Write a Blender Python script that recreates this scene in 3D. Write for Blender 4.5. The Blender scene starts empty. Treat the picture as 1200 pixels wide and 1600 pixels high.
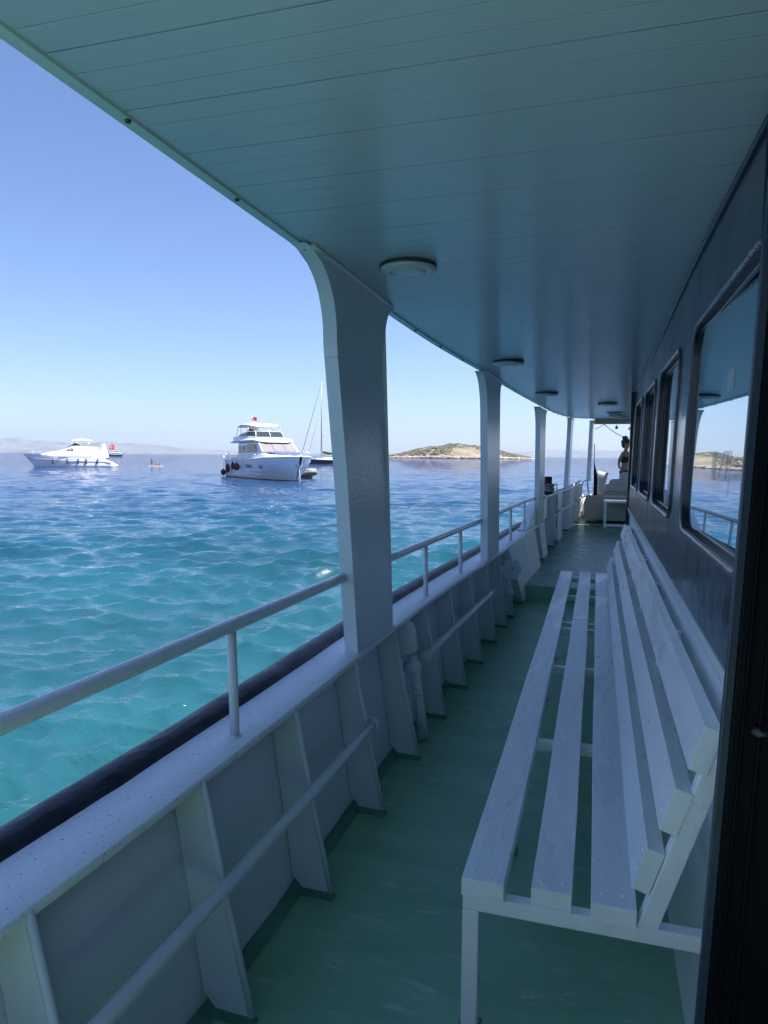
import bpy, math, random
import numpy as np
from mathutils import Vector, Matrix

random.seed(7)
SC = bpy.context.scene
COL = SC.collection

# ------------------------------------------------------------------ camera
F = 1109.0                     # focal length in pixels of a 1200x1600 picture
EYE = 1.6
YAW = math.atan(332 / F)
PITCH = math.atan(88.5 / F)
ROLL = math.radians(0.49)
vd = Vector((-math.sin(YAW) * math.cos(PITCH), math.cos(YAW) * math.cos(PITCH), -math.sin(PITCH)))
vr = Vector((math.cos(YAW), math.sin(YAW), 0))
vu = vr.cross(vd)
r2 = vr * math.cos(ROLL) + vu * math.sin(ROLL)
u2 = vu * math.cos(ROLL) - vr * math.sin(ROLL)
cd = bpy.data.cameras.new('camera')
cd.sensor_fit = 'VERTICAL'
cd.sensor_height = 36.0
cd.sensor_width = 27.0
cd.lens = 36.0 * F / 1600.0
cd.clip_start = 0.05
cd.clip_end = 30000
cam = bpy.data.objects.new('camera', cd)
M = Matrix.Identity(4)
for i in range(3):
    M[i][0] = r2[i]; M[i][1] = u2[i]; M[i][2] = -vd[i]
M[2][3] = EYE
cam.matrix_world = M
COL.objects.link(cam)
SC.camera = cam

# ------------------------------------------------------------------ sky, sun, exposure
SUN_EL, SUN_AZ = math.radians(62), math.radians(89)      # azimuth to the right of the bow (+Y)
w = bpy.data.worlds.new('World')
SC.world = w
w.use_nodes = True
nt = w.node_tree
bg = nt.nodes['Background']
sky = nt.nodes.new('ShaderNodeTexSky')
sky.sky_type = 'NISHITA'
sky.sun_disc = False
sky.sun_elevation = SUN_EL
sky.sun_rotation = SUN_AZ
sky.altitude = 0
sky.air_density = 1.0
sky.dust_density = 0.4
sky.ozone_density = 3.0
tint = nt.nodes.new('ShaderNodeVectorMath'); tint.operation = 'MULTIPLY'     # clear blue Aegean noon sky
tint.inputs[1].default_value = (0.80, 0.87, 1.08)
nt.links.new(sky.outputs[0], tint.inputs[0])
nt.links.new(tint.outputs[0], bg.inputs[0])
bg.inputs[1].default_value = 0.070
sl = bpy.data.lights.new('sun', 'SUN')
sl.energy = 4.7
sl.angle = math.radians(0.5)
sl.color = (1.0, 0.96, 0.91)
so = bpy.data.objects.new('sun', sl)
sdir = Vector((math.cos(SUN_EL) * math.sin(SUN_AZ), math.cos(SUN_EL) * math.cos(SUN_AZ), math.sin(SUN_EL)))
so.rotation_euler = sdir.to_track_quat('Z', 'Y').to_euler()
so.location = (0, 0, 40)
COL.objects.link(so)
SC.view_settings.view_transform = 'Standard'
SC.view_settings.look = 'None'
SC.view_settings.exposure = 1.36
SC.view_settings.gamma = 1.0
SC.render.engine = 'CYCLES'
SC.cycles.max_bounces = 10
SC.cycles.diffuse_bounces = 7
SC.cycles.glossy_bounces = 4
SC.cycles.volume_bounces = 0
SC.cycles.use_denoising = True
SC.cycles.sample_clamp_indirect = 6.0

WATER = -1.4

# ------------------------------------------------------------------ helpers
def interp(tab):
    xs = [p[0] for p in tab]; ys = [p[1] for p in tab]
    n = len(xs)
    ms = []
    for i in range(n):
        a, b = max(0, i - 1), min(n - 1, i + 1)
        ms.append((ys[b] - ys[a]) / (xs[b] - xs[a]))
    def f(x):
        if x <= xs[0]: return ys[0]
        if x >= xs[-1]: return ys[-1]
        i = max(j for j in range(n - 1) if xs[j] <= x)
        h = xs[i + 1] - xs[i]; t = (x - xs[i]) / h
        return ((2*t**3 - 3*t*t + 1) * ys[i] + (t**3 - 2*t*t + t) * h * ms[i]
                + (-2*t**3 + 3*t*t) * ys[i + 1] + (t**3 - t*t) * h * ms[i + 1])
    return f

class MB:
    def __init__(s): s.v = []; s.f = []; s.sm = []
    def add(s, vs, fs, smooth=False):
        o = len(s.v)
        s.v += [tuple(v) for v in vs]
        s.f += [tuple(i + o for i in f) for f in fs]
        s.sm += [smooth] * len(fs)
        return s
    def box(s, x0, x1, y0, y1, z0, z1, m=None):
        vs = [(x, y, z) for z in (z0, z1) for y in (y0, y1) for x in (x0, x1)]
        if m is not None: vs = [m @ Vector(v) for v in vs]
        return s.add(vs, [(0,2,3,1),(4,5,7,6),(0,1,5,4),(2,6,7,3),(0,4,6,2),(1,3,7,5)])
    def hexa(s, vs):
        return s.add(vs, [(0,2,3,1),(4,5,7,6),(0,1,5,4),(2,6,7,3),(0,4,6,2),(1,3,7,5)])
    def tube(s, pts, r, n=12, caps=True, closed=False):
        pts = [Vector(p) for p in pts]; N = len(pts)
        rs = r if isinstance(r, (list, tuple)) else [r] * N
        vs = []; ref = None
        for i, p in enumerate(pts):
            if closed: t = (pts[(i + 1) % N] - pts[i - 1]).normalized()
            else: t = (pts[min(N - 1, i + 1)] - pts[max(0, i - 1)]).normalized()
            if ref is None:
                ref = Vector((0, 0, 1)) if abs(t.z) < 0.9 else Vector((1, 0, 0))
            a = t.cross(ref).normalized(); b = a.cross(t).normalized(); ref = b
            for k in range(n):
                an = 2 * math.pi * k / n
                vs.append(p + (a * math.cos(an) + b * math.sin(an)) * rs[i])
        fs = []
        for i in range(N if closed else N - 1):
            j = (i + 1) % N
            for k in range(n):
                l = (k + 1) % n
                fs.append((i*n+k, i*n+l, j*n+l, j*n+k))
        s.add(vs, fs, True)
        if caps and not closed:
            o = len(s.v) - len(vs)
            s.f += [tuple(o + k for k in range(n))[::-1], tuple(o + (N-1)*n + k for k in range(n))]
            s.sm += [False, False]
        return s
    def lathe(s, prof, n=24, m=None, smooth=True):
        vs = []
        for r, z in prof:
            for k in range(n):
                a = 2*math.pi*k/n
                vs.append(Vector((r*math.cos(a), r*math.sin(a), z)))
        if m is not None: vs = [m @ v for v in vs]
        fs = [(i*n+k, i*n+(k+1)%n, (i+1)*n+(k+1)%n, (i+1)*n+k) for i in range(len(prof)-1) for k in range(n)]
        s.add(vs, fs, smooth)
        o = len(s.v) - len(vs)
        if prof[0][0] > 1e-4: s.f.append(tuple(o+k for k in range(n))[::-1]); s.sm.append(False)
        if prof[-1][0] > 1e-4: s.f.append(tuple(o+(len(prof)-1)*n+k for k in range(n))); s.sm.append(False)
        return s
    def loft(s, rings, closed=True, caps=True, smooth=False):
        n = len(rings[0]); vs = [p for r in rings for p in r]
        fs = []
        for i in range(len(rings)-1):
            for k in range(n if closed else n-1):
                l = (k+1) % n
                fs.append((i*n+k, i*n+l, (i+1)*n+l, (i+1)*n+k))
        s.add(vs, fs, smooth)
        if caps and closed:
            o = len(s.v) - len(vs)
            s.f += [tuple(o+k for k in range(n))[::-1], tuple(o+(len(rings)-1)*n+k for k in range(n))]
            s.sm += [False, False]
        return s
    def grid(s, P, smooth=True):
        R, C_ = len(P), len(P[0])
        return s.add([p for r in P for p in r],
                     [(i*C_+j, i*C_+j+1, (i+1)*C_+j+1, (i+1)*C_+j) for i in range(R-1) for j in range(C_-1)], smooth)
    def ico(s, c, r, sub=1, jit=0.0, sc=(1,1,1)):
        t = (1+5**.5)/2
        vs = [Vector(v).normalized() for v in [(-1,t,0),(1,t,0),(-1,-t,0),(1,-t,0),(0,-1,t),(0,1,t),(0,-1,-t),(0,1,-t),(t,0,-1),(t,0,1),(-t,0,-1),(-t,0,1)]]
        fs = [(0,11,5),(0,5,1),(0,1,7),(0,7,10),(0,10,11),(1,5,9),(5,11,4),(11,10,2),(10,7,6),(7,1,8),(3,9,4),(3,4,2),(3,2,6),(3,6,8),(3,8,9),(4,9,5),(2,4,11),(6,2,10),(8,6,7),(9,8,1)]
        for _ in range(sub):
            c2 = {}; nf = []
            def mid(a, b):
                k = (min(a,b), max(a,b))
                if k not in c2: vs.append(((vs[a]+vs[b])/2).normalized()); c2[k] = len(vs)-1
                return c2[k]
            for a, b, d in fs:
                x, y, z = mid(a,b), mid(b,d), mid(d,a)
                nf += [(a,x,z),(b,y,x),(d,z,y),(x,y,z)]
            fs = nf
        out = []
        for v in vs:
            k = r * (1 + random.uniform(-jit, jit))
            out.append((c[0]+v.x*k*sc[0], c[1]+v.y*k*sc[1], c[2]+v.z*k*sc[2]))
        return s.add(out, fs, jit == 0)
    def build(s, name, mat, parent=None, bevel=0, loc=None):
        me = bpy.data.meshes.new(name)
        me.from_pydata([tuple(v) for v in s.v], [], s.f)
        me.polygons.foreach_set('use_smooth', s.sm)
        me.materials.append(mat)
        me.update()
        o = bpy.data.objects.new(name, me)
        COL.objects.link(o)
        if parent is not None: o.parent = parent
        if loc is not None: o.location = loc
        if bevel:
            b = o.modifiers.new('bevel', 'BEVEL'); b.width = bevel; b.segments = 2; b.limit_method = 'ANGLE'
            b.angle_limit = math.radians(40); b.harden_normals = False
        return o

def empty(name, loc=(0,0,0), rz=0.0):
    o = bpy.data.objects.new(name, None)
    o.empty_display_size = 0.2
    COL.objects.link(o); o.location = loc; o.rotation_euler = (0, 0, rz)
    return o
def tag(o, label=None, cat=None, group=None, kind=None):
    if label: o['label'] = label
    if cat: o['category'] = cat
    if group: o['group'] = group
    if kind: o['kind'] = kind
    return o

# ------------------------------------------------------------------ materials
def mat(name, col, rough=0.5, metal=0.0, bump=0.0, bscale=60, var=0.0, vscale=3.0, stretch=(1,1,1),
        ior=1.5, coat=0.0, bdist=0.01, dirt=None, spec=0.5, rvar=0.0):
    m = bpy.data.materials.new(name); m.use_nodes = True
    n = m.node_tree.nodes; L = m.node_tree.links
    p = n['Principled BSDF']
    p.inputs['Roughness'].default_value = rough
    p.inputs['Metallic'].default_value = metal
    p.inputs['IOR'].default_value = ior
    p.inputs['Coat Weight'].default_value = coat
    p.inputs['Coat Roughness'].default_value = 0.12
    p.inputs['Specular IOR Level'].default_value = spec
    p.inputs['Base Color'].default_value = (*col, 1)
    tc = n.new('ShaderNodeTexCoord')
    mp = n.new('ShaderNodeMapping'); mp.inputs['Scale'].default_value = stretch
    L.new(tc.outputs['Object'], mp.inputs[0])
    colsock = None
    if var > 0:
        nz = n.new('ShaderNodeTexNoise'); nz.inputs['Scale'].default_value = vscale
        nz.inputs['Detail'].default_value = 6; nz.inputs['Roughness'].default_value = 0.6
        L.new(mp.outputs[0], nz.inputs['Vector'])
        rp = n.new('ShaderNodeValToRGB')
        rp.color_ramp.elements[0].position = 0.3; rp.color_ramp.elements[1].position = 0.7
        rp.color_ramp.elements[0].color = (*[max(0, c*(1-var)) for c in col], 1)
        rp.color_ramp.elements[1].color = (*[min(1, c*(1+var)) for c in col], 1)
        L.new(nz.outputs['Fac'], rp.inputs[0])
        colsock = rp.outputs[0]
        L.new(colsock, p.inputs['Base Color'])
        if rvar > 0:
            mr = n.new('ShaderNodeMapRange')
            mr.inputs['To Min'].default_value = max(0.02, rough - rvar); mr.inputs['To Max'].default_value = rough + rvar
            mr.inputs['From Min'].default_value = 0.3; mr.inputs['From Max'].default_value = 0.7
            L.new(nz.outputs['Fac'], mr.inputs[0]); L.new(mr.outputs[0], p.inputs['Roughness'])
    if dirt:
        dcol, thr, dsc = dirt
        nd = n.new('ShaderNodeTexNoise'); nd.inputs['Scale'].default_value = dsc; nd.inputs['Detail'].default_value = 8
        nd.inputs['Roughness'].default_value = 0.7
        L.new(mp.outputs[0], nd.inputs['Vector'])
        rd = n.new('ShaderNodeValToRGB')
        rd.color_ramp.elements[0].position = thr; rd.color_ramp.elements[1].position = thr + 0.05
        rd.color_ramp.elements[0].color = (0,0,0,1); rd.color_ramp.elements[1].color = (1,1,1,1)
        L.new(nd.outputs['Fac'], rd.inputs[0])
        mx = n.new('ShaderNodeMix'); mx.data_type = 'RGBA'
        L.new(rd.outputs[0], mx.inputs[0])
        if colsock: L.new(colsock, mx.inputs[6])
        else: mx.inputs[6].default_value = (*col, 1)
        mx.inputs[7].default_value = (*dcol, 1)
        L.new(mx.outputs[2], p.inputs['Base Color'])
    if bump > 0:
        nb = n.new('ShaderNodeTexNoise'); nb.inputs['Scale'].default_value = bscale; nb.inputs['Detail'].default_value = 4
        L.new(mp.outputs[0], nb.inputs['Vector'])
        bp = n.new('ShaderNodeBump'); bp.inputs['Strength'].default_value = bump; bp.inputs['Distance'].default_value = bdist
        L.new(nb.outputs['Fac'], bp.inputs['Height'])
        L.new(bp.outputs[0], p.inputs['Normal'])
    return m

# colours of the ferry
PAINT = mat('white_steel_paint', (0.72,0.74,0.77), 0.33, bump=0.35, bscale=9, bdist=0.01, var=0.05, vscale=2.5, rvar=0.06,
            dirt=((0.42,0.33,0.25), 0.74, 6.0))
PILLAR = mat('pillar_gloss_paint', (0.74,0.78,0.81), 0.20, bump=0.5, bscale=60, bdist=0.005, var=0.05, vscale=1.5, rvar=0.08)
BENCH = mat('white_bench_paint', (0.90,0.91,0.93), 0.32, bump=0.9, bscale=26, bdist=0.006, var=0.06, vscale=6, stretch=(1,0.25,1), rvar=0.12,
            dirt=((0.55,0.45,0.36), 0.80, 11.0))
CAP = mat('cap_rail_grit_paint', (0.88,0.89,0.92), 0.45, bump=0.7, bscale=120, bdist=0.005, dirt=((0.30,0.33,0.42), 0.60, 70.0))
RUB = mat('rubbing_strake_dark', (0.020,0.022,0.035), 0.42, bump=0.8, bscale=14, bdist=0.02, var=0.3, vscale=9, stretch=(1,0.4,1))
NAVY = mat('navy_gloss_paint', (0.020,0.030,0.050), 0.15, bump=0.5, bscale=3.2, bdist=0.012, var=0.16, vscale=2.5, rvar=0.08)
WALLW = mat('cabin_white_paint', (0.88,0.90,0.92), 0.3, bump=0.3, bscale=5, bdist=0.012, var=0.04, vscale=2)
BLACKF = mat('door_post_dark_paint', (0.004,0.005,0.009), 0.5, bump=0.2, bscale=30, bdist=0.003, var=0.2, spec=0.15)
TRIMB = mat('door_trim_blue_grey', (0.035,0.05,0.085), 0.4, bump=0.3, bscale=40, bdist=0.003)
DARKIN = mat('cabin_inside_dark', (0.006,0.007,0.010), 0.8)
HULLW = mat('ferry_hull_white', (0.7,0.72,0.74), 0.35, var=0.04)
RUBBER = mat('window_gasket_black', (0.012,0.014,0.018), 0.25, bump=0.4, bscale=30, bdist=0.004)
SILLM = mat('window_sill_paint', (0.055,0.075,0.10), 0.14, bump=0.9, bscale=45, bdist=0.006, rvar=0.05, var=0.3, vscale=12)
STEELD = mat('lamp_rim_dark', (0.05,0.055,0.06), 0.4)
LAMPW = mat('lamp_cover_white', (0.55,0.6,0.62), 0.35, bump=0.1)
UPH = mat('upholstery_grey_beige', (0.42,0.40,0.36), 0.7, bump=0.3, bscale=90, bdist=0.003, var=0.06)
UPHT = mat('upholstery_seam', (0.30,0.22,0.16), 0.8)
ROPE = mat('rope_pale', (0.35,0.34,0.32), 0.9, bump=1, bscale=200, bdist=0.004)
BLACKR = mat('black_rubber', (0.012,0.012,0.014), 0.6, bump=0.4, bscale=40)

def deck_mat(name, c0, c1, worn, wthr, rough=0.32):
    m = bpy.data.materials.new(name); m.use_nodes = True
    n = m.node_tree.nodes; L = m.node_tree.links; p = n['Principled BSDF']
    tc = n.new('ShaderNodeTexCoord')
    mp = n.new('ShaderNodeMapping'); mp.inputs['Scale'].default_value = (0.7, 2.2, 1); L.new(tc.outputs['Object'], mp.inputs[0])
    a = n.new('ShaderNodeTexNoise'); a.inputs['Scale'].default_value = 2.2; a.inputs['Detail'].default_value = 10; a.inputs['Roughness'].default_value = 0.72
    L.new(mp.outputs[0], a.inputs['Vector'])
    r = n.new('ShaderNodeValToRGB'); r.color_ramp.elements[0].position = 0.32; r.color_ramp.elements[1].position = 0.68
    r.color_ramp.elements[0].color = (*c0, 1); r.color_ramp.elements[1].color = (*c1, 1)
    L.new(a.outputs['Fac'], r.inputs[0])
    b = n.new('ShaderNodeTexNoise'); b.inputs['Scale'].default_value = 7; b.inputs['Detail'].default_value = 9; b.inputs['Roughness'].default_value = 0.75
    b.inputs['Distortion'].default_value = 0.4
    L.new(mp.outputs[0], b.inputs['Vector'])
    r2_ = n.new('ShaderNodeValToRGB'); r2_.color_ramp.elements[0].position = wthr; r2_.color_ramp.elements[1].position = wthr + 0.12
    L.new(b.outputs['Fac'], r2_.inputs[0])
    mx = n.new('ShaderNodeMix'); mx.data_type = 'RGBA'
    L.new(r2_.outputs[0], mx.inputs[0]); L.new(r.outputs[0], mx.inputs[6]); mx.inputs[7].default_value = (*worn, 1)
    L.new(mx.outputs[2], p.inputs['Base Color'])
    mr = n.new('ShaderNodeMapRange'); mr.inputs['From Min'].default_value = 0.3; mr.inputs['From Max'].default_value = 0.7
    mr.inputs['To Min'].default_value = rough - 0.1; mr.inputs['To Max'].default_value = rough + 0.25
    L.new(b.outputs['Fac'], mr.inputs[0]); L.new(mr.outputs[0], p.inputs['Roughness'])
    c = n.new('ShaderNodeTexNoise'); c.inputs['Scale'].default_value = 110; c.inputs['Detail'].default_value = 3
    L.new(tc.outputs['Object'], c.inputs['Vector'])
    ad = n.new('ShaderNodeMath'); ad.operation = 'MULTIPLY_ADD'; ad.inputs[1].default_value = 0.45
    L.new(c.outputs['Fac'], ad.inputs[0]); L.new(b.outputs['Fac'], ad.inputs[2])
    bp = n.new('ShaderNodeBump'); bp.inputs['Strength'].default_value = 0.5; bp.inputs['Distance'].default_value = 0.006
    L.new(ad.outputs[0], bp.inputs['Height']); L.new(bp.outputs[0], p.inputs['Normal'])
    return m
DECK = deck_mat('green_deck_paint', (0.19,0.41,0.25), (0.30,0.56,0.37), (0.48,0.64,0.52), 0.56)
DECK2 = deck_mat('worn_green_deck_paint', (0.045,0.15,0.12), (0.10,0.25,0.20), (0.36,0.47,0.44), 0.53, 0.22)

def ceiling_mat():
    m = bpy.data.materials.new('ceiling_planks_paint'); m.use_nodes = True
    n = m.node_tree.nodes; L = m.node_tree.links; p = n['Principled BSDF']
    p.inputs['Base Color'].default_value = (0.74, 0.76, 0.80, 1)
    tc = n.new('ShaderNodeTexCoord')
    sx = n.new('ShaderNodeSeparateXYZ'); L.new(tc.outputs['Object'], sx.inputs[0])
    def groove(period, half):
        d = n.new('ShaderNodeMath'); d.operation = 'DIVIDE'; d.inputs[1].default_value = period; L.new(sx.outputs['Y'], d.inputs[0])
        f = n.new('ShaderNodeMath'); f.operation = 'FRACT'; L.new(d.outputs[0], f.inputs[0])
        s = n.new('ShaderNodeMath'); s.operation = 'SUBTRACT'; s.inputs[1].default_value = 0.5; L.new(f.outputs[0], s.inputs[0])
        a = n.new('ShaderNodeMath'); a.operation = 'ABSOLUTE'; L.new(s.outputs[0], a.inputs[0])
        r = n.new('ShaderNodeMapRange'); r.inputs['From Min'].default_value = 0.5 - half / period
        r.inputs['From Max'].default_value = 0.5
        r.inputs['To Min'].default_value = 0.0; r.inputs['To Max'].default_value = 1.0
        L.new(a.outputs[0], r.inputs[0])
        return r.outputs[0]
    g1 = groove(0.244, 0.0028); g2 = groove(0.0813, 0.003)
    mp = n.new('ShaderNodeMapping'); mp.inputs['Scale'].default_value = (1.6, 34, 1); L.new(tc.outputs['Object'], mp.inputs[0])
    nz = n.new('ShaderNodeTexNoise'); nz.inputs['Scale'].default_value = 2.0; nz.inputs['Detail'].default_value = 7
    nz.inputs['Roughness'].default_value = 0.65; nz.inputs['Distortion'].default_value = 0.9
    L.new(mp.outputs[0], nz.inputs['Vector'])
    m1 = n.new('ShaderNodeMath'); m1.operation = 'MULTIPLY_ADD'; m1.inputs[1].default_value = -0.7
    L.new(g1, m1.inputs[0]); 
    m2 = n.new('ShaderNodeMath'); m2.operation = 'MULTIPLY'; m2.inputs[1].default_value = -0.75; L.new(g2, m2.inputs[0])
    m3 = n.new('ShaderNodeMath'); m3.operation = 'MULTIPLY_ADD'; m3.inputs[1].default_value = 0.75
    L.new(nz.outputs['Fac'], m3.inputs[0]); L.new(m2.outputs[0], m3.inputs[2])
    L.new(m3.outputs[0], m1.inputs[2])
    bp = n.new('ShaderNodeBump'); bp.inputs['Strength'].default_value = 0.7; bp.inputs['Distance'].default_value = 0.003
    L.new(m1.outputs[0], bp.inputs['Height']); L.new(bp.outputs[0], p.inputs['Normal'])
    rr = n.new('ShaderNodeMapRange'); rr.inputs['From Min'].default_value = 0.3; rr.inputs['From Max'].default_value = 0.7
    rr.inputs['To Min'].default_value = 0.11; rr.inputs['To Max'].default_value = 0.26
    L.new(nz.outputs['Fac'], rr.inputs[0]); L.new(rr.outputs[0], p.inputs['Roughness'])
    # dark paint line in the deep joints
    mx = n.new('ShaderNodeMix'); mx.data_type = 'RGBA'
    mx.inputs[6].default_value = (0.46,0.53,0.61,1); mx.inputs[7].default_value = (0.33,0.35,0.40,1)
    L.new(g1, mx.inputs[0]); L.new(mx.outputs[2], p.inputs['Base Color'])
    return m
CEIL = ceiling_mat()

def pane_mat(name, dark, k0, k1, rough=0.01):
    m = bpy.data.materials.new(name); m.use_nodes = True
    n = m.node_tree.nodes; L = m.node_tree.links; p = n['Principled BSDF']; out = n['Material Output']
    p.inputs['Base Color'].default_value = (*dark, 1); p.inputs['Roughness'].default_value = 0.05
    g = n.new('ShaderNodeBsdfGlossy'); g.inputs['Roughness'].default_value = rough; g.inputs['Color'].default_value = (0.86,0.93,0.97,1)
    lw = n.new('ShaderNodeLayerWeight'); lw.inputs[0].default_value = 0.5
    mr = n.new('ShaderNodeMapRange'); mr.inputs['To Min'].default_value = k0; mr.inputs['To Max'].default_value = k1
    L.new(lw.outputs['Facing'], mr.inputs[0])
    mx = n.new('ShaderNodeMixShader'); L.new(mr.outputs[0], mx.inputs[0]); L.new(p.outputs[0], mx.inputs[1]); L.new(g.outputs[0], mx.inputs[2])
    L.new(mx.outputs[0], out.inputs[0])
    return m
GLASS = pane_mat('tinted_window_glass', (0.01,0.013,0.016), 0.28, 0.84)

# ------------------------------------------------------------------ sea
def sea_mat():
    m = bpy.data.materials.new('sea_water'); m.use_nodes = True
    n = m.node_tree.nodes; L = m.node_tree.links; p = n['Principled BSDF']
    p.inputs['IOR'].default_value = 1.333
    p.inputs['Roughness'].default_value = 0.035
    geo = n.new('ShaderNodeNewGeometry')
    # shallow turquoise water round the mooring, deeper blue further out, cloudy border between them
    ln = n.new('ShaderNodeVectorMath'); ln.operation = 'LENGTH'; L.new(geo.outputs['Position'], ln.inputs[0])
    nz = n.new('ShaderNodeTexNoise'); nz.inputs['Scale'].default_value = 0.03; nz.inputs['Detail'].default_value = 4
    L.new(geo.outputs['Position'], nz.inputs['Vector'])
    ad = n.new('ShaderNodeMath'); ad.operation = 'MULTIPLY_ADD'; ad.inputs[1].default_value = 30.0; L.new(nz.outputs['Fac'], ad.inputs[0])
    L.new(ln.outputs['Value'], ad.inputs[2])
    mr = n.new('ShaderNodeMapRange'); mr.inputs['From Min'].default_value = 12; mr.inputs['From Max'].default_value = 120
    L.new(ad.outputs[0], mr.inputs[0])
    rp = n.new('ShaderNodeValToRGB')
    e = rp.color_ramp.elements
    e[0].position = 0.05; e[0].color = (0.014,0.078,0.098,1)
    e[1].position = 1.0; e[1].color = (0.004,0.020,0.092,1)
    e2 = e.new(0.3); e2.color = (0.008,0.054,0.092,1)
    e3 = e.new(0.55); e3.color = (0.005,0.038,0.10,1)
    L.new(mr.outputs[0], rp.inputs[0])
    mz = n.new('ShaderNodeMapping'); mz.inputs['Scale'].default_value = (0.25,0.5,1); mz.inputs['Rotation'].default_value = (0,0,0.45)
    L.new(geo.outputs['Position'], mz.inputs[0])
    nv = n.new('ShaderNodeTexNoise'); nv.inputs['Scale'].default_value = 0.5; nv.inputs['Detail'].default_value = 6
    L.new(mz.outputs[0], nv.inputs['Vector'])
    vr_ = n.new('ShaderNodeMapRange'); vr_.inputs['From Min'].default_value = 0.3; vr_.inputs['From Max'].default_value = 0.7
    vr_.inputs['To Min'].default_value = 0.8; vr_.inputs['To Max'].default_value = 1.22
    L.new(nv.outputs['Fac'], vr_.inputs[0])
    vm = n.new('ShaderNodeVectorMath'); vm.operation = 'SCALE'; L.new(rp.outputs[0], vm.inputs[0]); L.new(vr_.outputs[0], vm.inputs['Scale'])
    L.new(vm.outputs[0], p.inputs['Base Color'])
    # ripples: fine ones near by, longer ones where the mesh waves fade out
    prev = None
    for sc_, dist, dt, r0, r1, v0, v1 in ((24.0, 0.007, 2, 2, 40, 0.8, 0.0), (9.0, 0.024, 3, 2, 60, 0.9, 0.4), (2.2, 0.13, 5, 10, 40, 0.15, 0.85), (0.55, 1.3, 5, 50, 260, 0.0, 0.95)):
        mp = n.new('ShaderNodeMapping'); mp.inputs['Scale'].default_value = (0.55,1.45,1); mp.inputs['Rotation'].default_value = (0,0,-0.5)
        L.new(geo.outputs['Position'], mp.inputs[0])
        q = n.new('ShaderNodeTexNoise'); q.inputs['Scale'].default_value = sc_; q.inputs['Detail'].default_value = dt; q.inputs['Roughness'].default_value = 0.6
        q.inputs['Distortion'].default_value = 0.25
        L.new(mp.outputs[0], q.inputs['Vector'])
        mr_ = n.new('ShaderNodeMapRange'); mr_.inputs['From Min'].default_value = r0; mr_.inputs['From Max'].default_value = r1
        mr_.inputs['To Min'].default_value = v0; mr_.inputs['To Max'].default_value = v1; L.new(ln.outputs['Value'], mr_.inputs[0])
        b_ = n.new('ShaderNodeBump'); b_.inputs['Distance'].default_value = dist
        L.new(mr_.outputs[0], b_.inputs['Strength']); L.new(q.outputs['Fac'], b_.inputs['Height'])
        if prev: L.new(prev.outputs[0], b_.inputs['Normal'])
        prev = b_
    L.new(prev.outputs[0], p.inputs['Normal'])
    return m

def make_sea():
    rng = np.random.default_rng(11)
    rr = [1.0]
    while rr[-1] < 260: rr.append(rr[-1] * 1.0068 + 0.010)
    while rr[-1] < 9400: rr.append(rr[-1] * 1.06)
    rr = np.array(rr)
    a = -YAW
    th = list(np.arange(-0.62, 0.45, 0.0024) + a)
    t0 = th[-1]
    th += list(np.arange(t0 + 0.03, th[0] + 2 * math.pi - 0.02, 0.03))
    th = np.array(th)
    R, T = np.meshgrid(rr, th, indexing='ij')
    X = R * np.sin(T); Y = R * np.cos(T)
    dr = np.gradient(rr)[:, None] * np.ones_like(R)
    fine = (np.abs((T - a + math.pi) % (2 * math.pi) - math.pi) < 0.7)
    sp = np.maximum(dr, np.where(fine, R * 0.0024, R * 0.03))
    dX = np.zeros_like(X); dY = np.zeros_like(X); Z = np.zeros_like(X)
    N = 170
    lam = np.exp(rng.uniform(math.log(0.20), math.log(3.8), N))
    ang = math.radians(152) + rng.normal(0, 0.55, N)
    ph = rng.uniform(0, 2 * math.pi, N)
    for l, g, f in zip(lam, ang, ph):
        k = 2 * math.pi / l
        A = 0.0108 * l * (1.0 if l < 0.65 else (0.65 / l) ** 0.95)
        att = np.clip((l / sp - 2.2) / 2.5, 0, 1) * A
        if l < 0.7: att = att * 0.8
        cx, cy = math.sin(g), math.cos(g)
        q = k * (X * cx + Y * cy) + f + 0.6 * np.sin(0.17 * X * cy - 0.17 * Y * cx + f)
        c, s = np.cos(q), np.sin(q)
        Z += att * c
        dX -= 0.8 * att * cx * s; dY -= 0.8 * att * cy * s
    # gusts: the chop is livelier in some patches than in others
    X2 = X + dX; Y2 = Y + dY
    env = 1.0 + 0.35 * np.sin(X * 0.21 + 1.3 * np.sin(Y * 0.13)) * np.sin(Y * 0.27 + X * 0.06) + 0.2 * np.sin(X * 0.55 - Y * 0.43)
    Z *= env; X2 = X + dX * env; Y2 = Y + dY * env
    nr, ntt = X.shape
    co = np.stack([X2, Y2, Z], -1).reshape(-1, 3)
    me = bpy.data.meshes.new('sea')
    i = np.arange(nr - 1)[:, None]; j = np.arange(ntt)[None, :]
    j2 = (j + 1) % ntt
    quads = np.stack([i * ntt + j, i * ntt + j2, (i + 1) * ntt + j2, (i + 1) * ntt + j], -1).reshape(-1, 4)
    quads = quads[:, ::-1]
    nf = len(quads)
    me.vertices.add(len(co)); me.vertices.foreach_set('co', co.astype(np.float32).ravel())
    me.loops.add(nf * 4); me.loops.foreach_set('vertex_index', quads.astype(np.int32).ravel())
    me.polygons.add(nf)
    me.polygons.foreach_set('loop_start', (np.arange(nf) * 4).astype(np.int32))
    me.polygons.foreach_set('use_smooth', np.ones(nf, bool))
    me.update(); me.validate()
    # make sure that the normals look up
    me.materials.append(sea_mat())
    if me.polygons[nf // 2].normal.z < 0: me.flip_normals()
    o = bpy.data.objects.new('sea', me); COL.objects.link(o); o.location = (0, 0, WATER)
    tag(o, 'choppy sea, turquoise by the ferry and deep blue further out', 'sea', kind='structure')
make_sea()

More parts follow.
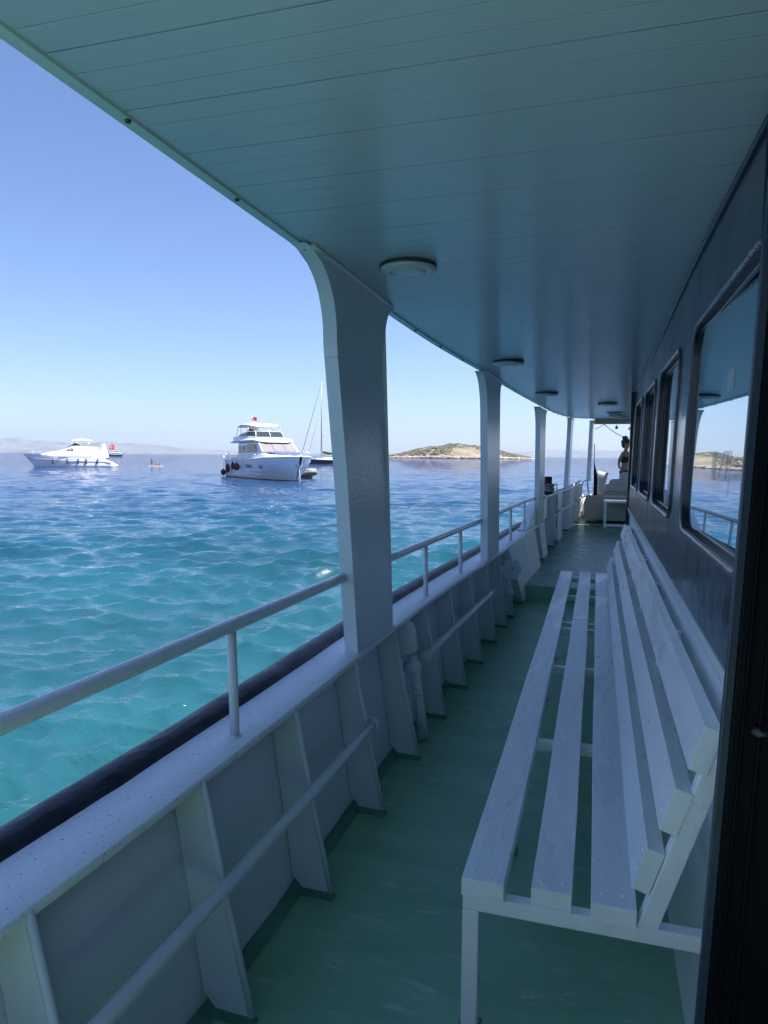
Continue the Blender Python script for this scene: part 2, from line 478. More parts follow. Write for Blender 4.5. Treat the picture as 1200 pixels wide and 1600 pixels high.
def haze():
    m = bpy.data.materials.new('haze_air'); m.use_nodes = True
    n = m.node_tree.nodes; L = m.node_tree.links
    n.remove(n['Principled BSDF'])
    v = n.new('ShaderNodeVolumePrincipled'); v.inputs['Color'].default_value = (0.66,0.80,1.0,1)
    v.inputs['Density'].default_value = 0.00009; v.inputs['Anisotropy'].default_value = 0.2
    L.new(v.outputs[0], n['Material Output'].inputs['Volume'])
    b = MB().box(-9600, 9600, -9600, 9600, WATER - 1.6, 330)
    o = b.build('haze', m); tag(o, 'pale blue haze in the air over the sea', 'haze', kind='stuff')
haze()

# ------------------------------------------------------------------ land on the horizon
def vnoise(seed):
    rg = np.random.default_rng(seed); tb = rg.uniform(-1, 1, (256,))
    def f(x):
        i = math.floor(x); t = x - i; t = t*t*(3-2*t)
        return tb[i % 256] * (1-t) + tb[(i+1) % 256] * t
    return f
def vnoise2(seed):
    rg = np.random.default_rng(seed); tb = rg.uniform(-1, 1, (64, 64))
    def f(x, y):
        i, j = math.floor(x), math.floor(y); s, t = x-i, y-j; s = s*s*(3-2*s); t = t*t*(3-2*t)
        g = lambda a, b: tb[a % 64, b % 64]
        return (g(i,j)*(1-s)+g(i+1,j)*s)*(1-t) + (g(i,j+1)*(1-s)+g(i+1,j+1)*s)*t
    return f
def bearing(px):                       # bearing from the bow for a column of the photograph
    return -YAW + math.atan((px - 600) / F)
HILL = mat('dry_hillside', (0.14,0.145,0.15), 0.9, var=0.4, vscale=0.004, dirt=((0.25,0.25,0.25), 0.63, 0.012))
def hills(name, D, prof, seed, label, depth=900):
    """prof: (px, height px) in the photograph, D: distance"""
    nf = vnoise2(seed); f = interp(prof); b = MB()
    p0, p1 = prof[0][0], prof[-1][0]; P = []
    NX = 220
    for r in range(13):
        row = []
        t = r / 12
        for c in range(NX + 1):
            px = p0 + (p1 - p0) * c / NX
            bb = bearing(px); d = D + depth * (t - 0.35)
            h = 0.88 * f(px) / F * D * math.cos(bb + YAW) * 1.0
            s = math.sin(math.pi * min(1, t * 1.25)) if t < 0.4 else math.sin(math.pi * min(1.0, 0.5 + (t - 0.4) * 0.83))
            h = h * max(0, s) * (1 + 0.16 * nf(c * 0.16, r * 0.7) + 0.07 * nf(c * 0.5 + 9, r * 1.3)) 
            row.append((d * math.sin(bb), d * math.cos(bb), WATER - 0.4 + max(0, h)))
        P.append(row)
    b.grid(P); o = b.build(name, HILL)
    tag(o, label, 'hills', kind='structure')
hills('hills', 8400, [(-260,10),(-150,16),(-40,22),(10,24),(60,22),(120,18),(170,14),(230,10),(300,7),(345,2)], 3, 'highest hazy headland at the far left of the horizon')
hills('hills', 6600, [(-300,6),(-100,13),(0,15),(40,11),(100,14),(160,18),(215,17),(270,12),(320,8),(380,5),(470,3),(600,3),(680,0)], 5, 'nearer low coast running behind the motor yachts')
hills('hills', 7800, [(600,5),(680,4),(760,6),(812,8),(845,11),(862,12),(890,14),(915,15),(935,13),(960,13),(985,15),(1050,17),(1180,24),(1320,30),(1500,20),(1600,4)], 9, 'blue hills on the horizon behind the bow of the ferry')

ISL = mat('island_scrub_ground', (0.20,0.17,0.11), 0.95, var=0.45, vscale=0.09, bump=1.0, bscale=0.5, bdist=0.8)
ROCK = mat('pale_shore_rock', (0.38,0.31,0.24), 0.9, var=0.3, vscale=0.4, bump=1, bscale=0.8, bdist=1.0)
SCRUB = mat('island_scrub_leaves', (0.118,0.104,0.062), 0.9, var=0.45, vscale=0.12)
def island():
    D = 940.0
    c0, c1 = bearing(596), bearing(838)
    cb = (c0 + c1) / 2; half = math.tan((c1 - c0) / 2) * D
    nf = vnoise2(21); n1 = vnoise2(22)
    f = interp([(-1.0,0),(-0.93,1.6),(-0.8,4.2),(-0.62,8.5),(-0.42,13),(-0.2,16.3),(-0.05,17.4),(0.1,17.2),(0.27,15.0),(0.45,11.2),(0.6,8.2),(0.75,5.0),(0.87,2.8),(0.95,1.2),(1.0,0)])
    def H(u, v):
        e = max(0.0, 1 - v * v)
        sh = 1 + 0.04 * n1(u * 6, v * 2)
        return f(u * sh) * e ** 0.6 * (1 + 0.10 * nf(u * 9, v * 4) + 0.05 * nf(u * 30, v * 11)) 
    e = Vector((math.sin(cb), math.cos(cb), 0)); s = Vector((math.cos(cb), -math.sin(cb), 0))
    W = 75.0; o = e * D
    root = empty('island', (o.x, o.y, WATER)); tag(root, 'small low scrub covered island with a pale rocky shore', 'island', kind='structure')
    P = []
    for i in range(121):
        u = -1 + 2 * i / 120; row = []
        for j in range(41):
            v = -1 + 2 * j / 40
            wv = W * math.sqrt(max(0.02, 1 - u * u)) * (1 + 0.08 * nf(u * 5 + 3, 1))
            q = s * (u * half) + e * (v * wv)
            row.append((q.x, q.y, H(u, v) - 0.3))
        P.append(row)
    MB().grid(P).build('ground', ISL, root)
    rk = MB(); rg = random.Random(5)
    for k in range(1100):
        u = rg.uniform(-1, 1); v = -math.sqrt(rg.uniform(0.93, 1.0))
        wv = W * math.sqrt(max(0.02, 1 - u * u)) * (1 + 0.08 * nf(u * 5 + 3, 1))
        q = s * (u * half) + e * (v * wv)
        r = rg.uniform(0.7, 1.9)
        rk.ico((q.x, q.y, max(0.0, H(u, v)) * 0.6 + rg.uniform(0, .5)), r, 0, 0.3, (1.5, 1.5, 0.6))
    ro = rk.build('shore_rocks', ROCK, root); ro['kind'] = 'stuff'
    sb = MB()
    for k in range(5200):
        u = rg.uniform(-0.95, 0.97); v = rg.uniform(-0.93, 0.5)
        z = H(u, v)
        if z < 1.9: continue
        if nf(u * 22 + 7, v * 9) < -0.35: continue
        wv = W * math.sqrt(max(0.02, 1 - u * u))
        q = s * (u * half) + e * (v * wv); r = rg.uniform(0.5, 1.2) * rg.choice((0.8, 1, 1.2))
        sb.ico((q.x, q.y, z - 0.1 + r * 0.3), r, 0, 0.35, (1.25, 1.25, 0.8))
    tag(sb.build('scrub', SCRUB, root), kind='stuff')
island()

# ------------------------------------------------------------------ the ferry we stand on
FERRY = empty('passenger_ferry', (0, 0, 0))
tag(FERRY, 'white steel ferry with green side deck, pillars and dark blue cabin, surrounding the viewer', 'ferry')
def floorz(Y): return 0.0 if Y < 7.93 else 0.17 + (Y - 7.93) * 0.031
footx = interp([(-4,-.9),(1,-.89),(2.3,-.875),(3.5,-.86),(4.7,-.825),(6,-.79),(7,-.76),(7.9,-.73),(8.83,-.68),(9.6,-.65),(10.77,-.60),(11.5,-.535),(12.73,-.45),(13.9,-.32),(15,-.16),(16,.03),(17,.28),(18,.6),(19,1.0),(20,1.5),(20.6,1.86)])
capx = interp([(-4,-1.06),(0.6,-1.065),(1.6,-1.03),(2.4,-1.01),(3.5,-.995),(4.7,-.955),(6.8,-.835),(8.5,-.77),(9.5,-.72),(10.2,-.675),(10.8,-.62),(11.8,-.53),(13,-.40),(14,-.24),(15,-.09),(15.5,0.0),(16.5,.17),(17.5,.45),(18.5,.8),(19.5,1.25),(20.5,1.8)])
highz = interp([(9.4,1.0),(10,1.03),(10.8,1.04),(11.8,1.05),(13,1.07),(14,1.13),(14.4,1.14),(14.55,.92),(14.8,.80),(16,.84),(18,.92),(20.6,1.1)])
ceilx = interp([(-4,-1.10),(2.48,-1.11),(3.7,-1.10),(4.65,-1.045),(5.91,-.925),(6.97,-.865),(9.24,-.715),(10.77,-.635),(12.0,-.54),(12.6,-.475),(13.1,-.36),(13.4,-.24),(13.6,-.06)])
ceilz = interp([(-4,2.39),(2.5,2.385),(3.7,2.36),(6,2.285),(9.5,2.235),(12.3,2.26),(14,2.29)])
CX = 1.9                                # centreline
def cz(x, Y): return ceilz(Y) + 0.035 * min(1, (x + 1.1) / 1.4) * (max(0, min(1, (Y - 1.2) / 2.2)) if x > -.9 else 1)
CAPZ = 0.70

def ys(a, b, st):
    n = max(1, int(round((b - a) / st))); return [a + (b - a) * i / n for i in range(n + 1)]

# hull, both sides, closed at bow and stern
def hull():
    b = MB(); P = []
    Yl = ys(-6, 20.6, 0.4)
    for side in (1, -1):
        P = []
        for Y in Yl:
            xt = capx(Y) - 0.20; zt = CAPZ - 0.06 if Y < 9.3 else (CAPZ - 0.06 + (highz(Y) - CAPZ + 0.02) * min(1, (Y - 9.3) / 0.7))
            row = []
            for t in (0, .25, .5, .75, 1):
                z = WATER - 0.4 + (zt - WATER + 0.4) * t
                x = xt + (1 - t) * 0.35 * max(0.2, (CX - xt) / 3)
                row.append((x if side == 1 else 2 * CX - x, Y, z))
            P.append(row)
        if side == -1: P = P[::-1]
        b.grid(P)
    y = -6; xt = capx(y) - .2
    b.add([(xt+.3, y, WATER-.4), (2*CX-xt-.3, y, WATER-.4), (2*CX-xt, y, CAPZ-.06), (xt, y, CAPZ-.06)], [(0,1,2,3)])
    b.build('hull', HULLW, FERRY)
hull()
# decks
b = MB(); P = []
for Y in ys(-6, 7.93, 0.5): P.append([(footx(Y) - 0.16, Y, 0), (footx(Y), Y, 0), (0.25, Y, 0), (2.5, Y, 0), (2*CX-footx(Y)+.16, Y, 0)])
b.grid(P, False); b.build('deck_floor', DECK, FERRY)
b = MB(); P = []
for Y in ys(7.93, 20.4, 0.4): P.append([(min(CX-.1, footx(Y) - 0.16), Y, floorz(Y)), (min(CX-.05, footx(Y)+.02), Y, floorz(Y)), (CX, Y, floorz(Y)), (2*CX-min(CX-.1, footx(Y)-.16), Y, floorz(Y))])
b.grid(P, False)
o = b.build('raised_deck_floor', DECK2, FERRY); o['label'] = 'worn green floor one step up towards the bow'
b = MB().box(footx(7.93) - .15, 2*CX + .9, 7.93, 7.99, 0.0, 0.1663); o = b.build('deck_step', DECK, FERRY, 0.006)

# bulwark plate with the edge of deck paint climbing it
def platex(Y, z):                    # inner face of the side plate
    zt = CAPZ if Y < 9.6 else highz(Y)
    z0 = floorz(Y); t = max(0, min(1, (z - z0) / (zt - z0)))
    return (footx(Y) - 0.14) * (1 - t) + (capx(Y) - 0.11) * t
b = MB(); P = []
for Y in ys(-6, 20.4, 0.2):
    zt = CAPZ - .005 if Y < 9.3 else (highz(Y) if Y > 10 else CAPZ + (highz(Y) - CAPZ) * (Y - 9.3) / .7)
    z0 = floorz(Y) - .02; row = []
    for t in (0, .33, .66, 1):
        z = z0 + (zt - z0) * t; row.append((platex(Y, z), Y, z))
    row += [(row[-1][0] - .012, Y, zt), (row[0][0] - .012, Y, z0)]
    P.append(row)
b.grid([r for r in P]); BW = b.build('bulwark', PAINT, FERRY)
b = MB(); P = []
for Y in ys(-6, 7.9, 0.2):
    wob = 0.004 * math.sin(Y * 17) + 0.003 * math.sin(Y * 41)
    P.append([(platex(Y, 0) + .03, Y, .003), (platex(Y, .03) + .004, Y, .016), (platex(Y, .05) + .003, Y, .038 + wob)])
b.grid(P); b.build('waterway_paint', mat('green_margin_paint', (0.10,0.26,0.18), 0.4, var=.3), BW)

# cap rail: wide flat plate, rolled inner edge, dark rubbing strake outboard
def wob(Y, s=1.0): return s * (0.004 * math.sin(Y * 9.1) + 0.003 * math.sin(Y * 23.7 + 1) + 0.002 * math.sin(Y * 57))
b = MB(); P = []
for Y in ys(-6, 9.75, 0.1):
    xi = capx(Y); xo = xi - 0.185; z = CAPZ
    P.append([(xi - .008, Y, z - .028), (xi, Y, z - .024), (xi + .002, Y, z - .004), (xi - .004, Y, z), (xi - .1, Y, z + .001), (xo + wob(Y, .8), Y, z)])
b.grid(P); c = b.build('cap_rail', CAP, FERRY)
b = MB(); pts = [(capx(Y) - .235, Y, CAPZ - .018 + 0.3*wob(Y)) for Y in ys(-6, 9.2, 0.15)] + [(capx(9.2) - .235 + (Y - 9.2) * .09, Y, CAPZ - .018) for Y in ys(9.35, 10.4, .15)]
b.tube(pts, [.056 + .15 * abs(wob(p[1] * 1.7)) for p in pts], 14)
b.build('rubbing_strake', RUB, FERRY)
# high bulwark: pipe along the top, outboard ramp plate
b = MB(); pts = [(capx(Y), Y, highz(Y)) for Y in ys(10.0, 20.4, .2)]
b.tube(pts, .016, 10); b.build('top_pipe', PAINT, BW)
b = MB(); P = []
for Y in ys(8.7, 10.6, .1):
    t = max(0, min(1, (Y - 8.75) / 1.2)); t = t*t*(3-2*t); zt = CAPZ + .012 + (highz(10) - CAPZ) * t
    xi = capx(Y) - .02; xo = xi - .13
    P.append([(xo, Y, CAPZ - .08), (xo, Y, zt), (xi - .03, Y, zt), (xi - .03, Y, CAPZ + .006)])
b.grid(P, False); o = b.build('ramp_plate', CAP, FERRY)

# stays of the bulwark
def stay(Y, th=0.014, ztop=None, cf=None, wide=None):
    ztop = CAPZ - .006 if ztop is None else ztop
    z0 = floorz(Y) + .018
    b = MB(); y1 = Y + (wide or th)
    rings = []
    for yy in (Y, y1):
        xi_t, xi_b = capx(yy) - .004, footx(yy)
        xm = xi_t + (xi_b - xi_t) * 0.45
        zm = ztop - (ztop - z0) * .5
        rings.append([(xi_b, yy, z0), (xm, yy, zm), (xi_t, yy, ztop), (platex(yy, ztop) + .004, yy, ztop), (platex(yy, z0 + .06) + .004, yy, z0 + .05), (platex(yy, z0) + .045, yy, z0 - .006)])
    b.loft(rings)
    o = b.build('stay', PAINT, BW)
    # rolled bright front edge
    f = MB(); 
    if not wide:
        f.tube([(footx(Y) , Y + th/2, z0 + .004), ((capx(Y)+footx(Y))/2 - .0065, Y + th/2, (z0+ztop)/2), (capx(Y) - .006, Y + th/2, ztop - .004)], .0105, 8)
        f.build('flange', PAINT, o)
    g = MB(); g.hexa([(footx(Y) - .12, Y - .012, z0 - .0165), (footx(Y) + .012, Y - .012, z0 - .0165), (footx(Y) - .12, y1 + .012, z0 - .0165), (footx(y1) + .012, y1 + .012, z0 - .0165),
                      (footx(Y) - .12, Y - .003, z0 + .008), (footx(Y) + .003, Y - .003, z0 + .006), (footx(Y) - .12, y1 + .003, z0 + .008), (footx(y1) + .003, y1 + .003, z0 + .006)])
    g.build('foot_weld', GREENW, o)
GREENW = mat('green_weld_paint', (0.09,0.24,0.16), 0.45, var=.3)
for Y in (-1.36, -0.75, -.14, .47, 1.08, 1.69, 2.29, 2.92, 3.53, 4.15, 4.75, 5.37, 6.01, 6.6, 7.04): stay(Y)
for Y in (10.8, 13.9, 14.9, 15.9, 17): stay(Y, ztop=highz(Y) - .02)
stay(11.33, ztop=highz(11.3) - .02, wide=.5)
# flush panel
b = MB()
T = lambda Y, z: capx(Y) + .006 if z > .5 else footx(Y) + .012
z1 = CAPZ - .03
b.hexa([(platex(7.8, 0) + .01, 7.78, .012), (footx(7.78) + .012, 7.78, .012), (platex(9.2, .2), 9.2, .21), (footx(9.2) + .012, 9.2, .21),
        (platex(7.1, z1), 7.12, z1), (capx(7.12) - .002, 7.12, z1), (platex(9.2, z1), 9.2, z1), (capx(9.2) - .002, 9.2, z1)])
b.build('locker_panel', PAINT, BW, .006)
# lower pipe rails
for a, c, z in ((-3, 2.95, .40), (3.95, 6.02, .44), (7.08, 7.5, .42), (10.75, 11.3, .72), (11.35, 13.3, .76), (13.3, 14.4, .84)):
    b = MB(); ff = lambda Y: (capx(Y) * (z - floorz(Y)) + footx(Y) * ((CAPZ if Y < 9.6 else highz(Y)) - z)) / ((CAPZ if Y < 9.6 else highz(Y)) - floorz(Y))
    pts = [(ff(Y) + .018, Y, z + (0.04 * (3 - Y) * .1 if a < 0 else 0)) for Y in ys(a, c, .3)]
    b.tube(pts, .021 if z < .6 else .014, 14)
    if z < .6:
        for e_ in (pts[0], pts[-1]):
            b.tube([(e_[0], e_[1] - .004, e_[2]), (e_[0], e_[1] + .012, e_[2])], .031, 14)
    b.build('foot_rail', PAINT, BW)

# upper hand rail
def handrail(a, c, posts, z=1.05, over=0.0):
    b = MB(); X = lambda Y: capx(Y) - .075
    b.tube([(X(Y), Y, z + .01 * math.sin(Y)) for Y in ys(a, c, .25)], .0225, 14)
    r = b.build('hand_rail', PILLAR, FERRY)
    for Y in posts:
        p = MB().tube([(X(Y) + .01, Y, CAPZ - .01), (X(Y), Y, z)], .0155, 12)
        p.tube([(X(Y) + .01, Y, CAPZ - .002), (X(Y) + .01, Y, CAPZ + .006)], .022, 12)
        p.build('rail_post', PILLAR, r)
handrail(-5, 2.97, (-.1, -1.1, -2.1, .93, 1.98))
handrail(3.52, 6.07, (4.41, 5.36))
handrail(6.62, 9.66, (7.64, 8.72))

# pillars (a narrow flanged box, wide along the deck, with brackets at the top)
def pillar(Y0, Y1, xb, xt, zb, brk=0.42, th=0.062, lean=0.10, pull=0.0):
    """xb,xt: outboard face at foot and top"""
    b = MB()
    zt = ceilz(Y0) - .001
    n1 = 14
    near = [(Y0, zb), (Y0 - lean * .45, zb + (zt - .36 - zb) * .6), (Y0 - lean, zt - .36)]
    for i in range(1, n1 + 1):
        a = i / n1 * math.pi / 2
        near.append((Y0 - lean - brk * (1 - math.cos(a)) ** 1.0, zt - .36 + .36 * math.sin(a) ** 1.0 * 1.0))
    near = [(y, min(z, cz(-1, y) - .002)) for y, z in near]
    far = [(Y1, zb), (Y1 - .01, zt - .14)]
    for i in range(1, 7):
        a = i / 6 * math.pi / 2
        far.append((Y1 - .01 + .10 * (1 - math.cos(a)), zt - .14 + .12 * math.sin(a)))
    far = [(y, min(z, cz(-1, y) - .002)) for y, z in far]
    X = lambda z, y: xb + (xt - xb) * (z - zb) / (zt - zb) + pull * max(0, (z - zt + .30) / .30)
    def curvefix(y): return (capx(y) - capx((Y0 + Y1) / 2)) * (0.75 if Y0 < 11 else 0.25)
    poly = near + far[::-1]
    rings = []
    for k in (0, 1):
        rings.append([(X(z, y) + th * k + curvefix(y), y, z) for y, z in poly])
    b.loft(rings, caps=False)
    # side faces as strips between near and far curves
    zs = sorted(set([round(z, 4) for y, z in poly]))
    def yat(c, z):
        for (ya, za), (yb, zb_) in zip(c[:-1], c[1:]):
            if za <= z <= zb_ + 1e-6: return ya if zb_ == za else ya + (yb - ya) * (z - za) / (zb_ - za)
        return c[-1][0]
    for k in (0, 1):
        P = []
        for z in [zb + (zt - .36 - zb) * i / 8 for i in range(9)] + [zt - .36 + .355 * i / 14 for i in range(1, 15)]:
            ya, yb = yat(near, z), yat(far, z)
            P.append([(X(z, 0) + th * k + curvefix(ya + (yb - ya) * q / 4), ya + (yb - ya) * q / 4, z) for q in range(5)])
        if k == 0: P = P[::-1]
        b.grid(P, False)
    o = b.build('pillar', PILLAR, FERRY)
    # weld beads where the bracket meets the ceiling and a collar seam
    ya = near[-1][0] + .05
    for pts_, r_ in (([(X(zt, 0) + th + .004 + curvefix(y), y, cz(-1, y) - .006) for y in ys(ya, Y1 + .02, .08)], .010),
                     ([(X(zt - .36, 0) - .001, Y0 - lean - .001, zt - .36), (X(zt - .36, 0) + th + .001, Y0 - lean - .001, zt - .36)], .0035),
                     ([(X(zb, 0) - .004, Y0 - .004, zb + .004), (X(zb, 0) + th + .004, Y0 - .004, zb + .004), (X(zb, 0) + th + .004 + curvefix(Y1), Y1 + .004, zb + .004)], .006)):
        MB().tube(pts_, r_, 6).build('weld_bead', PILLAR, o)
    return o
pillar(2.98, 3.53, capx(3.25) - .068, -1.150, CAPZ, brk=.40, pull=.045)
pillar(6.05, 6.6, capx(6.3) - .066, -.945, CAPZ, brk=.25, lean=.06)
pillar(9.55, 10.1, capx(9.8) - .068, -.775, CAPZ, brk=.25, lean=.05)
pillar(12.7, 13.2, -.545, -.50, highz(12.9) - .01, brk=.2, lean=.04, th=.066)
pillar(13.95, 14.4, -.185, -.155, highz(14.2) - .01, brk=.05, lean=.0, th=.062)
# the same pillars carried down to the raised deck as boxes
stay(9.62, ztop=CAPZ - .01, wide=.52)
stay(12.72, ztop=highz(12.9) - .02, wide=.5)

# ceiling, its edge trim and the roof above it
b = MB(); P = []
for Y in ys(0.25, 13.4, .2) + [13.5, 13.6, 13.66]:
    x0 = ceilx(Y) + .03; P.append([(x0 + (4.8 - x0) * t, Y, cz(x0 + (4.8 - x0) * t, Y)) for t in (0, .06, .12, .2, .3, .6, 1)][::-1])
b.grid(P); CE = b.build('ceiling', CEIL, FERRY)
b = MB(); P = []
for Y in ys(0.25, 13.4, .1) + [13.5, 13.6, 13.66]:
    x0 = ceilx(Y); z = cz(x0, Y)
    P.append([(x0 + .036, Y, z + .001), (x0 + .034, Y, z - .006), (x0 + .002, Y, z - .008), (x0 - .002, Y, z - .002), (x0 - .002, Y, z + .20), (x0 + .2, Y, z + .205)])
b.grid(P, False); o = b.build('edge_trim', mat('edge_trim_paint', (0.5,0.62,0.64), .3, bump=.2, bscale=20), CE)
b = MB()
for Y in list(np.arange(.43, 13, .53)):
    m = Matrix.Translation((ceilx(Y) + .026, Y, cz(-1, Y) - .013)) 
    MB().lathe([(0.0001, -.004), (.006, -.003), (.008, .003), (.008, .006)], 10, m).build('screw', STEELD, o)
b = MB()
x0 = -1.0
P = []
for Y in ys(0.25, 13.66, .5): P.append([(ceilx(Y), Y, ceilz(Y) + .2), (CX, Y, ceilz(Y) + .3), (2*CX - ceilx(Y), Y, ceilz(Y) + .2)])
b.grid(P); b.box(-.05, 4.0, 13.60, 13.66, 2.30, 2.50); b.build('roof', HULLW, FERRY)
BEIGE = mat('beige_beam_paint', (0.42,0.38,0.33), .5, var=.1)
b = MB().box(-.12, 4.0, 13.72, 14.62, 2.345, 2.40).box(-.08, 4.0, 14.40, 14.52, 2.24, 2.344); b.build('canopy_beam', BEIGE, FERRY)
b = MB().box(.72, 4.0, 14.6, 19.2, 2.30, 2.34); b.build('bow_canopy', BEIGE, FERRY)
for x, y in ((.78, 19.1), (3.9, 19.1), (3.9, 14.7)): MB().tube([(x, y, .3), (x, y, 2.31)], .02).build('canopy_post', PILLAR, FERRY)

# cabin side with real window openings
WX = lambda z: .29 + .03 * z
def rrect(y0, y1, z0, z1, r, n=7):
    out = []
    for cy, cz_, a0 in ((y1 - r, z0 + r, -90), (y1 - r, z1 - r, 0), (y0 + r, z1 - r, 90), (y0 + r, z0 + r, 180)):
        for i in range(n):
            a = math.radians(a0 + 90 * i / (n - 1)); out.append((cy + r * math.cos(a), cz_ + r * math.sin(a)))
    return out
ZB = 1.07
wins = [(1.80, 3.07), (3.55, 4.63), (4.97, 6.03), (6.36, 7.42)]
from mathutils.geometry import tessellate_polygon
b = MB()
loops = [[(1.745, ZB), (7.95, ZB), (7.95, 2.47), (1.745, 2.47)]] + [rrect(a, c, 1.33, 2.10, .11)[::-1] for a, c in wins]
flat = [p for l_ in loops for p in l_]
b.add([(WX(z), y, z) for y, z in flat], [tuple(t_) for t_ in tessellate_polygon([[Vector((y, z, 0)) for y, z in l_] for l_ in loops])])
b.box(WX(1.0) , 3.3, 7.9501, 8.0, 0.2, 2.46)
b.add([(3.5, 0, 0), (3.5, 8, 0), (3.5, 8, 2.47), (3.5, 0, 2.47)], [(0,1,2,3)])
CW = b.build('cabin_wall', NAVY, FERRY)
b = MB()
for ya, yb in ((1.74, 7.96),):
    b.grid([[(WX(0) - .003, ya, 0), (WX(0) - .003, yb, 0)], [(.312, ya, .25), (.312, yb, .25)], [(.334, ya, .5), (.334, yb, .5)], [(.346, ya, .8), (.346, yb, .8)], [(.345, ya, .98), (.345, yb, .98)], [(WX(ZB) - .004, ya, ZB), (WX(ZB) - .004, yb, ZB)], [(WX(ZB) + .02, ya, ZB + .004), (WX(ZB) + .02, yb, ZB + .004)]], False)
b.build('lower_wall', WALLW, FERRY)
# joint strip between wall and ceiling, split where the darker strip ends
b = MB().tube([(WX(2.38) - .004, Y, cz(.36, Y) - .012) for Y in ys(1.7, 7.95, .2)], .010, 8); b.build('joint_strip', RUBBER, CW)
b = MB().tube([(WX(z) - .004, 7.97, z) for z in (0.2, 1.2, 2.3)], .012, 8); b.build('corner_strip', RUBBER, CW)
for a, c in wins:
    hole = rrect(a, c, 1.33, 2.10, .11)
    wnd = MB().loft([[(WX(z) + .0005, y, z) for y, z in hole], [(WX(z) + .032, y, z) for y, z in rrect(a + .012, c - .012, 1.345, 2.085, .10)]], caps=False, smooth=True).build('window', RUBBER, FERRY)
    MB().tube([(WX(z) + .004, y, z) for y, z in rrect(a - .014, c + .014, 1.316, 2.114, .12)], .014, 8, closed=True).build('frame', SILLM, wnd)
    MB().tube([(WX(z) + .026, y, z) for y, z in rrect(a + .010, c - .010, 1.343, 2.087, .10)], .007, 8, closed=True).build('gasket', RUBBER, wnd)
    tilt = .026 if a < 3 else 0.0      # the first pane sits slightly askew in its frame
    MB().add([(WX(z) + .028 + tilt * ((a + c) / 2 - y), y, z) for y, z in rrect(a + .005, c - .005, 1.34, 2.09, .10)], [tuple(range(28))]).build('glass', GLASS, wnd)
    if a < 3:
        STK = bpy.data.materials.new('translucent_sticker_and_reflection'); STK.use_nodes = True
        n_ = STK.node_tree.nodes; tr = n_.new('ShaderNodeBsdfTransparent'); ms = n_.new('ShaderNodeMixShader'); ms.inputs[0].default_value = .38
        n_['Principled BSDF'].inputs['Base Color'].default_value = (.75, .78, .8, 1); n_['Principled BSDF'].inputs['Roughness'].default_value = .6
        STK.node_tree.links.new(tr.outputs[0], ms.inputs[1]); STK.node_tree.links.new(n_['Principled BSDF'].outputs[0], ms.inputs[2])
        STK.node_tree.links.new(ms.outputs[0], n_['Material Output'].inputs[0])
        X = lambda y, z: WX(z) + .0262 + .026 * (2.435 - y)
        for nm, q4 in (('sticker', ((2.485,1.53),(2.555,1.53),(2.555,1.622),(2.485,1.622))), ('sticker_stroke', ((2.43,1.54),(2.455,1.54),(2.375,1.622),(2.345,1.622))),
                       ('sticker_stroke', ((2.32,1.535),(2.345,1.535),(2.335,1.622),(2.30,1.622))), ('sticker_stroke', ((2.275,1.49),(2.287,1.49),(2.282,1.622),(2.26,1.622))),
                       ('painted_reflection', ((2.30,1.80),(2.40,1.80),(2.40,1.865),(2.30,1.865)))):  # last quad: a reflection painted on the pane as a pale patch
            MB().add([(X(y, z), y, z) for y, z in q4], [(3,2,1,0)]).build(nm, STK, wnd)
# added dark wall, unseen behind the viewer, blocks light from aft
b = MB().box(-1.0, 4.8, -3.1, -3.0, 0.0, 2.3); b.build('aft_light_blocker', NAVY, FERRY, .01)
# doorway post beside the viewer
dw = MB()
P = []
def post(x0, x1, y0, y1): 
    k = .035
    return [(x0, y0, 0), (x1, y0, 0), (x0, y1, 0), (x1, y1, 0), (x0 + k*2.6, y0, 2.6), (x1 + k*2.6, y0, 2.6), (x0 + k*2.6, y1, 2.6), (x1 + k*2.6, y1, 2.6)]
dw.hexa(post(.2615, .50, 1.66, 1.74)); DF = dw.build('door_frame', BLACKF, FERRY, .004)
b = MB().hexa(post(.241, .261, 1.655, 1.675)); b.build('trim', TRIMB, DF, .003)
b = MB().hexa(post(.2785, .282, 1.640, 1.6595)); b.build('bead', BLACKF, DF, .001)
b = MB().hexa(post(.312, .318, 1.645, 1.6595)); b.build('bead', BLACKF, DF, .001)
b = MB().box(.355, .40, .2, 1.66, 2.2, 2.46); b.build('header', BLACKF, DF)
b = MB().box(.33, 3.4, -.02, 0.0, .0, 2.4).box(.33, 3.4, 1.75, 1.77, 0, 2.4).box(2.0, 2.02, 0.0, 1.75, 0, 2.4); b.build('cabin_partition', DARKIN, FERRY)
b = MB().tube([(.335, 1.635, 1.02), (.348, 1.625, 1.02), (.36, 1.625, 1.02)], .006, 8).tube([(.345, 1.655, 1.02), (.345, 1.625, 1.02)], .008, 8)
b.build('latch', mat('latch_metal', (.10,.10,.10), .5, .3), DF)
MB().box(.32, .5, -.05, -.02, 0, 2.4).build('door_frame', BLACKF, FERRY)

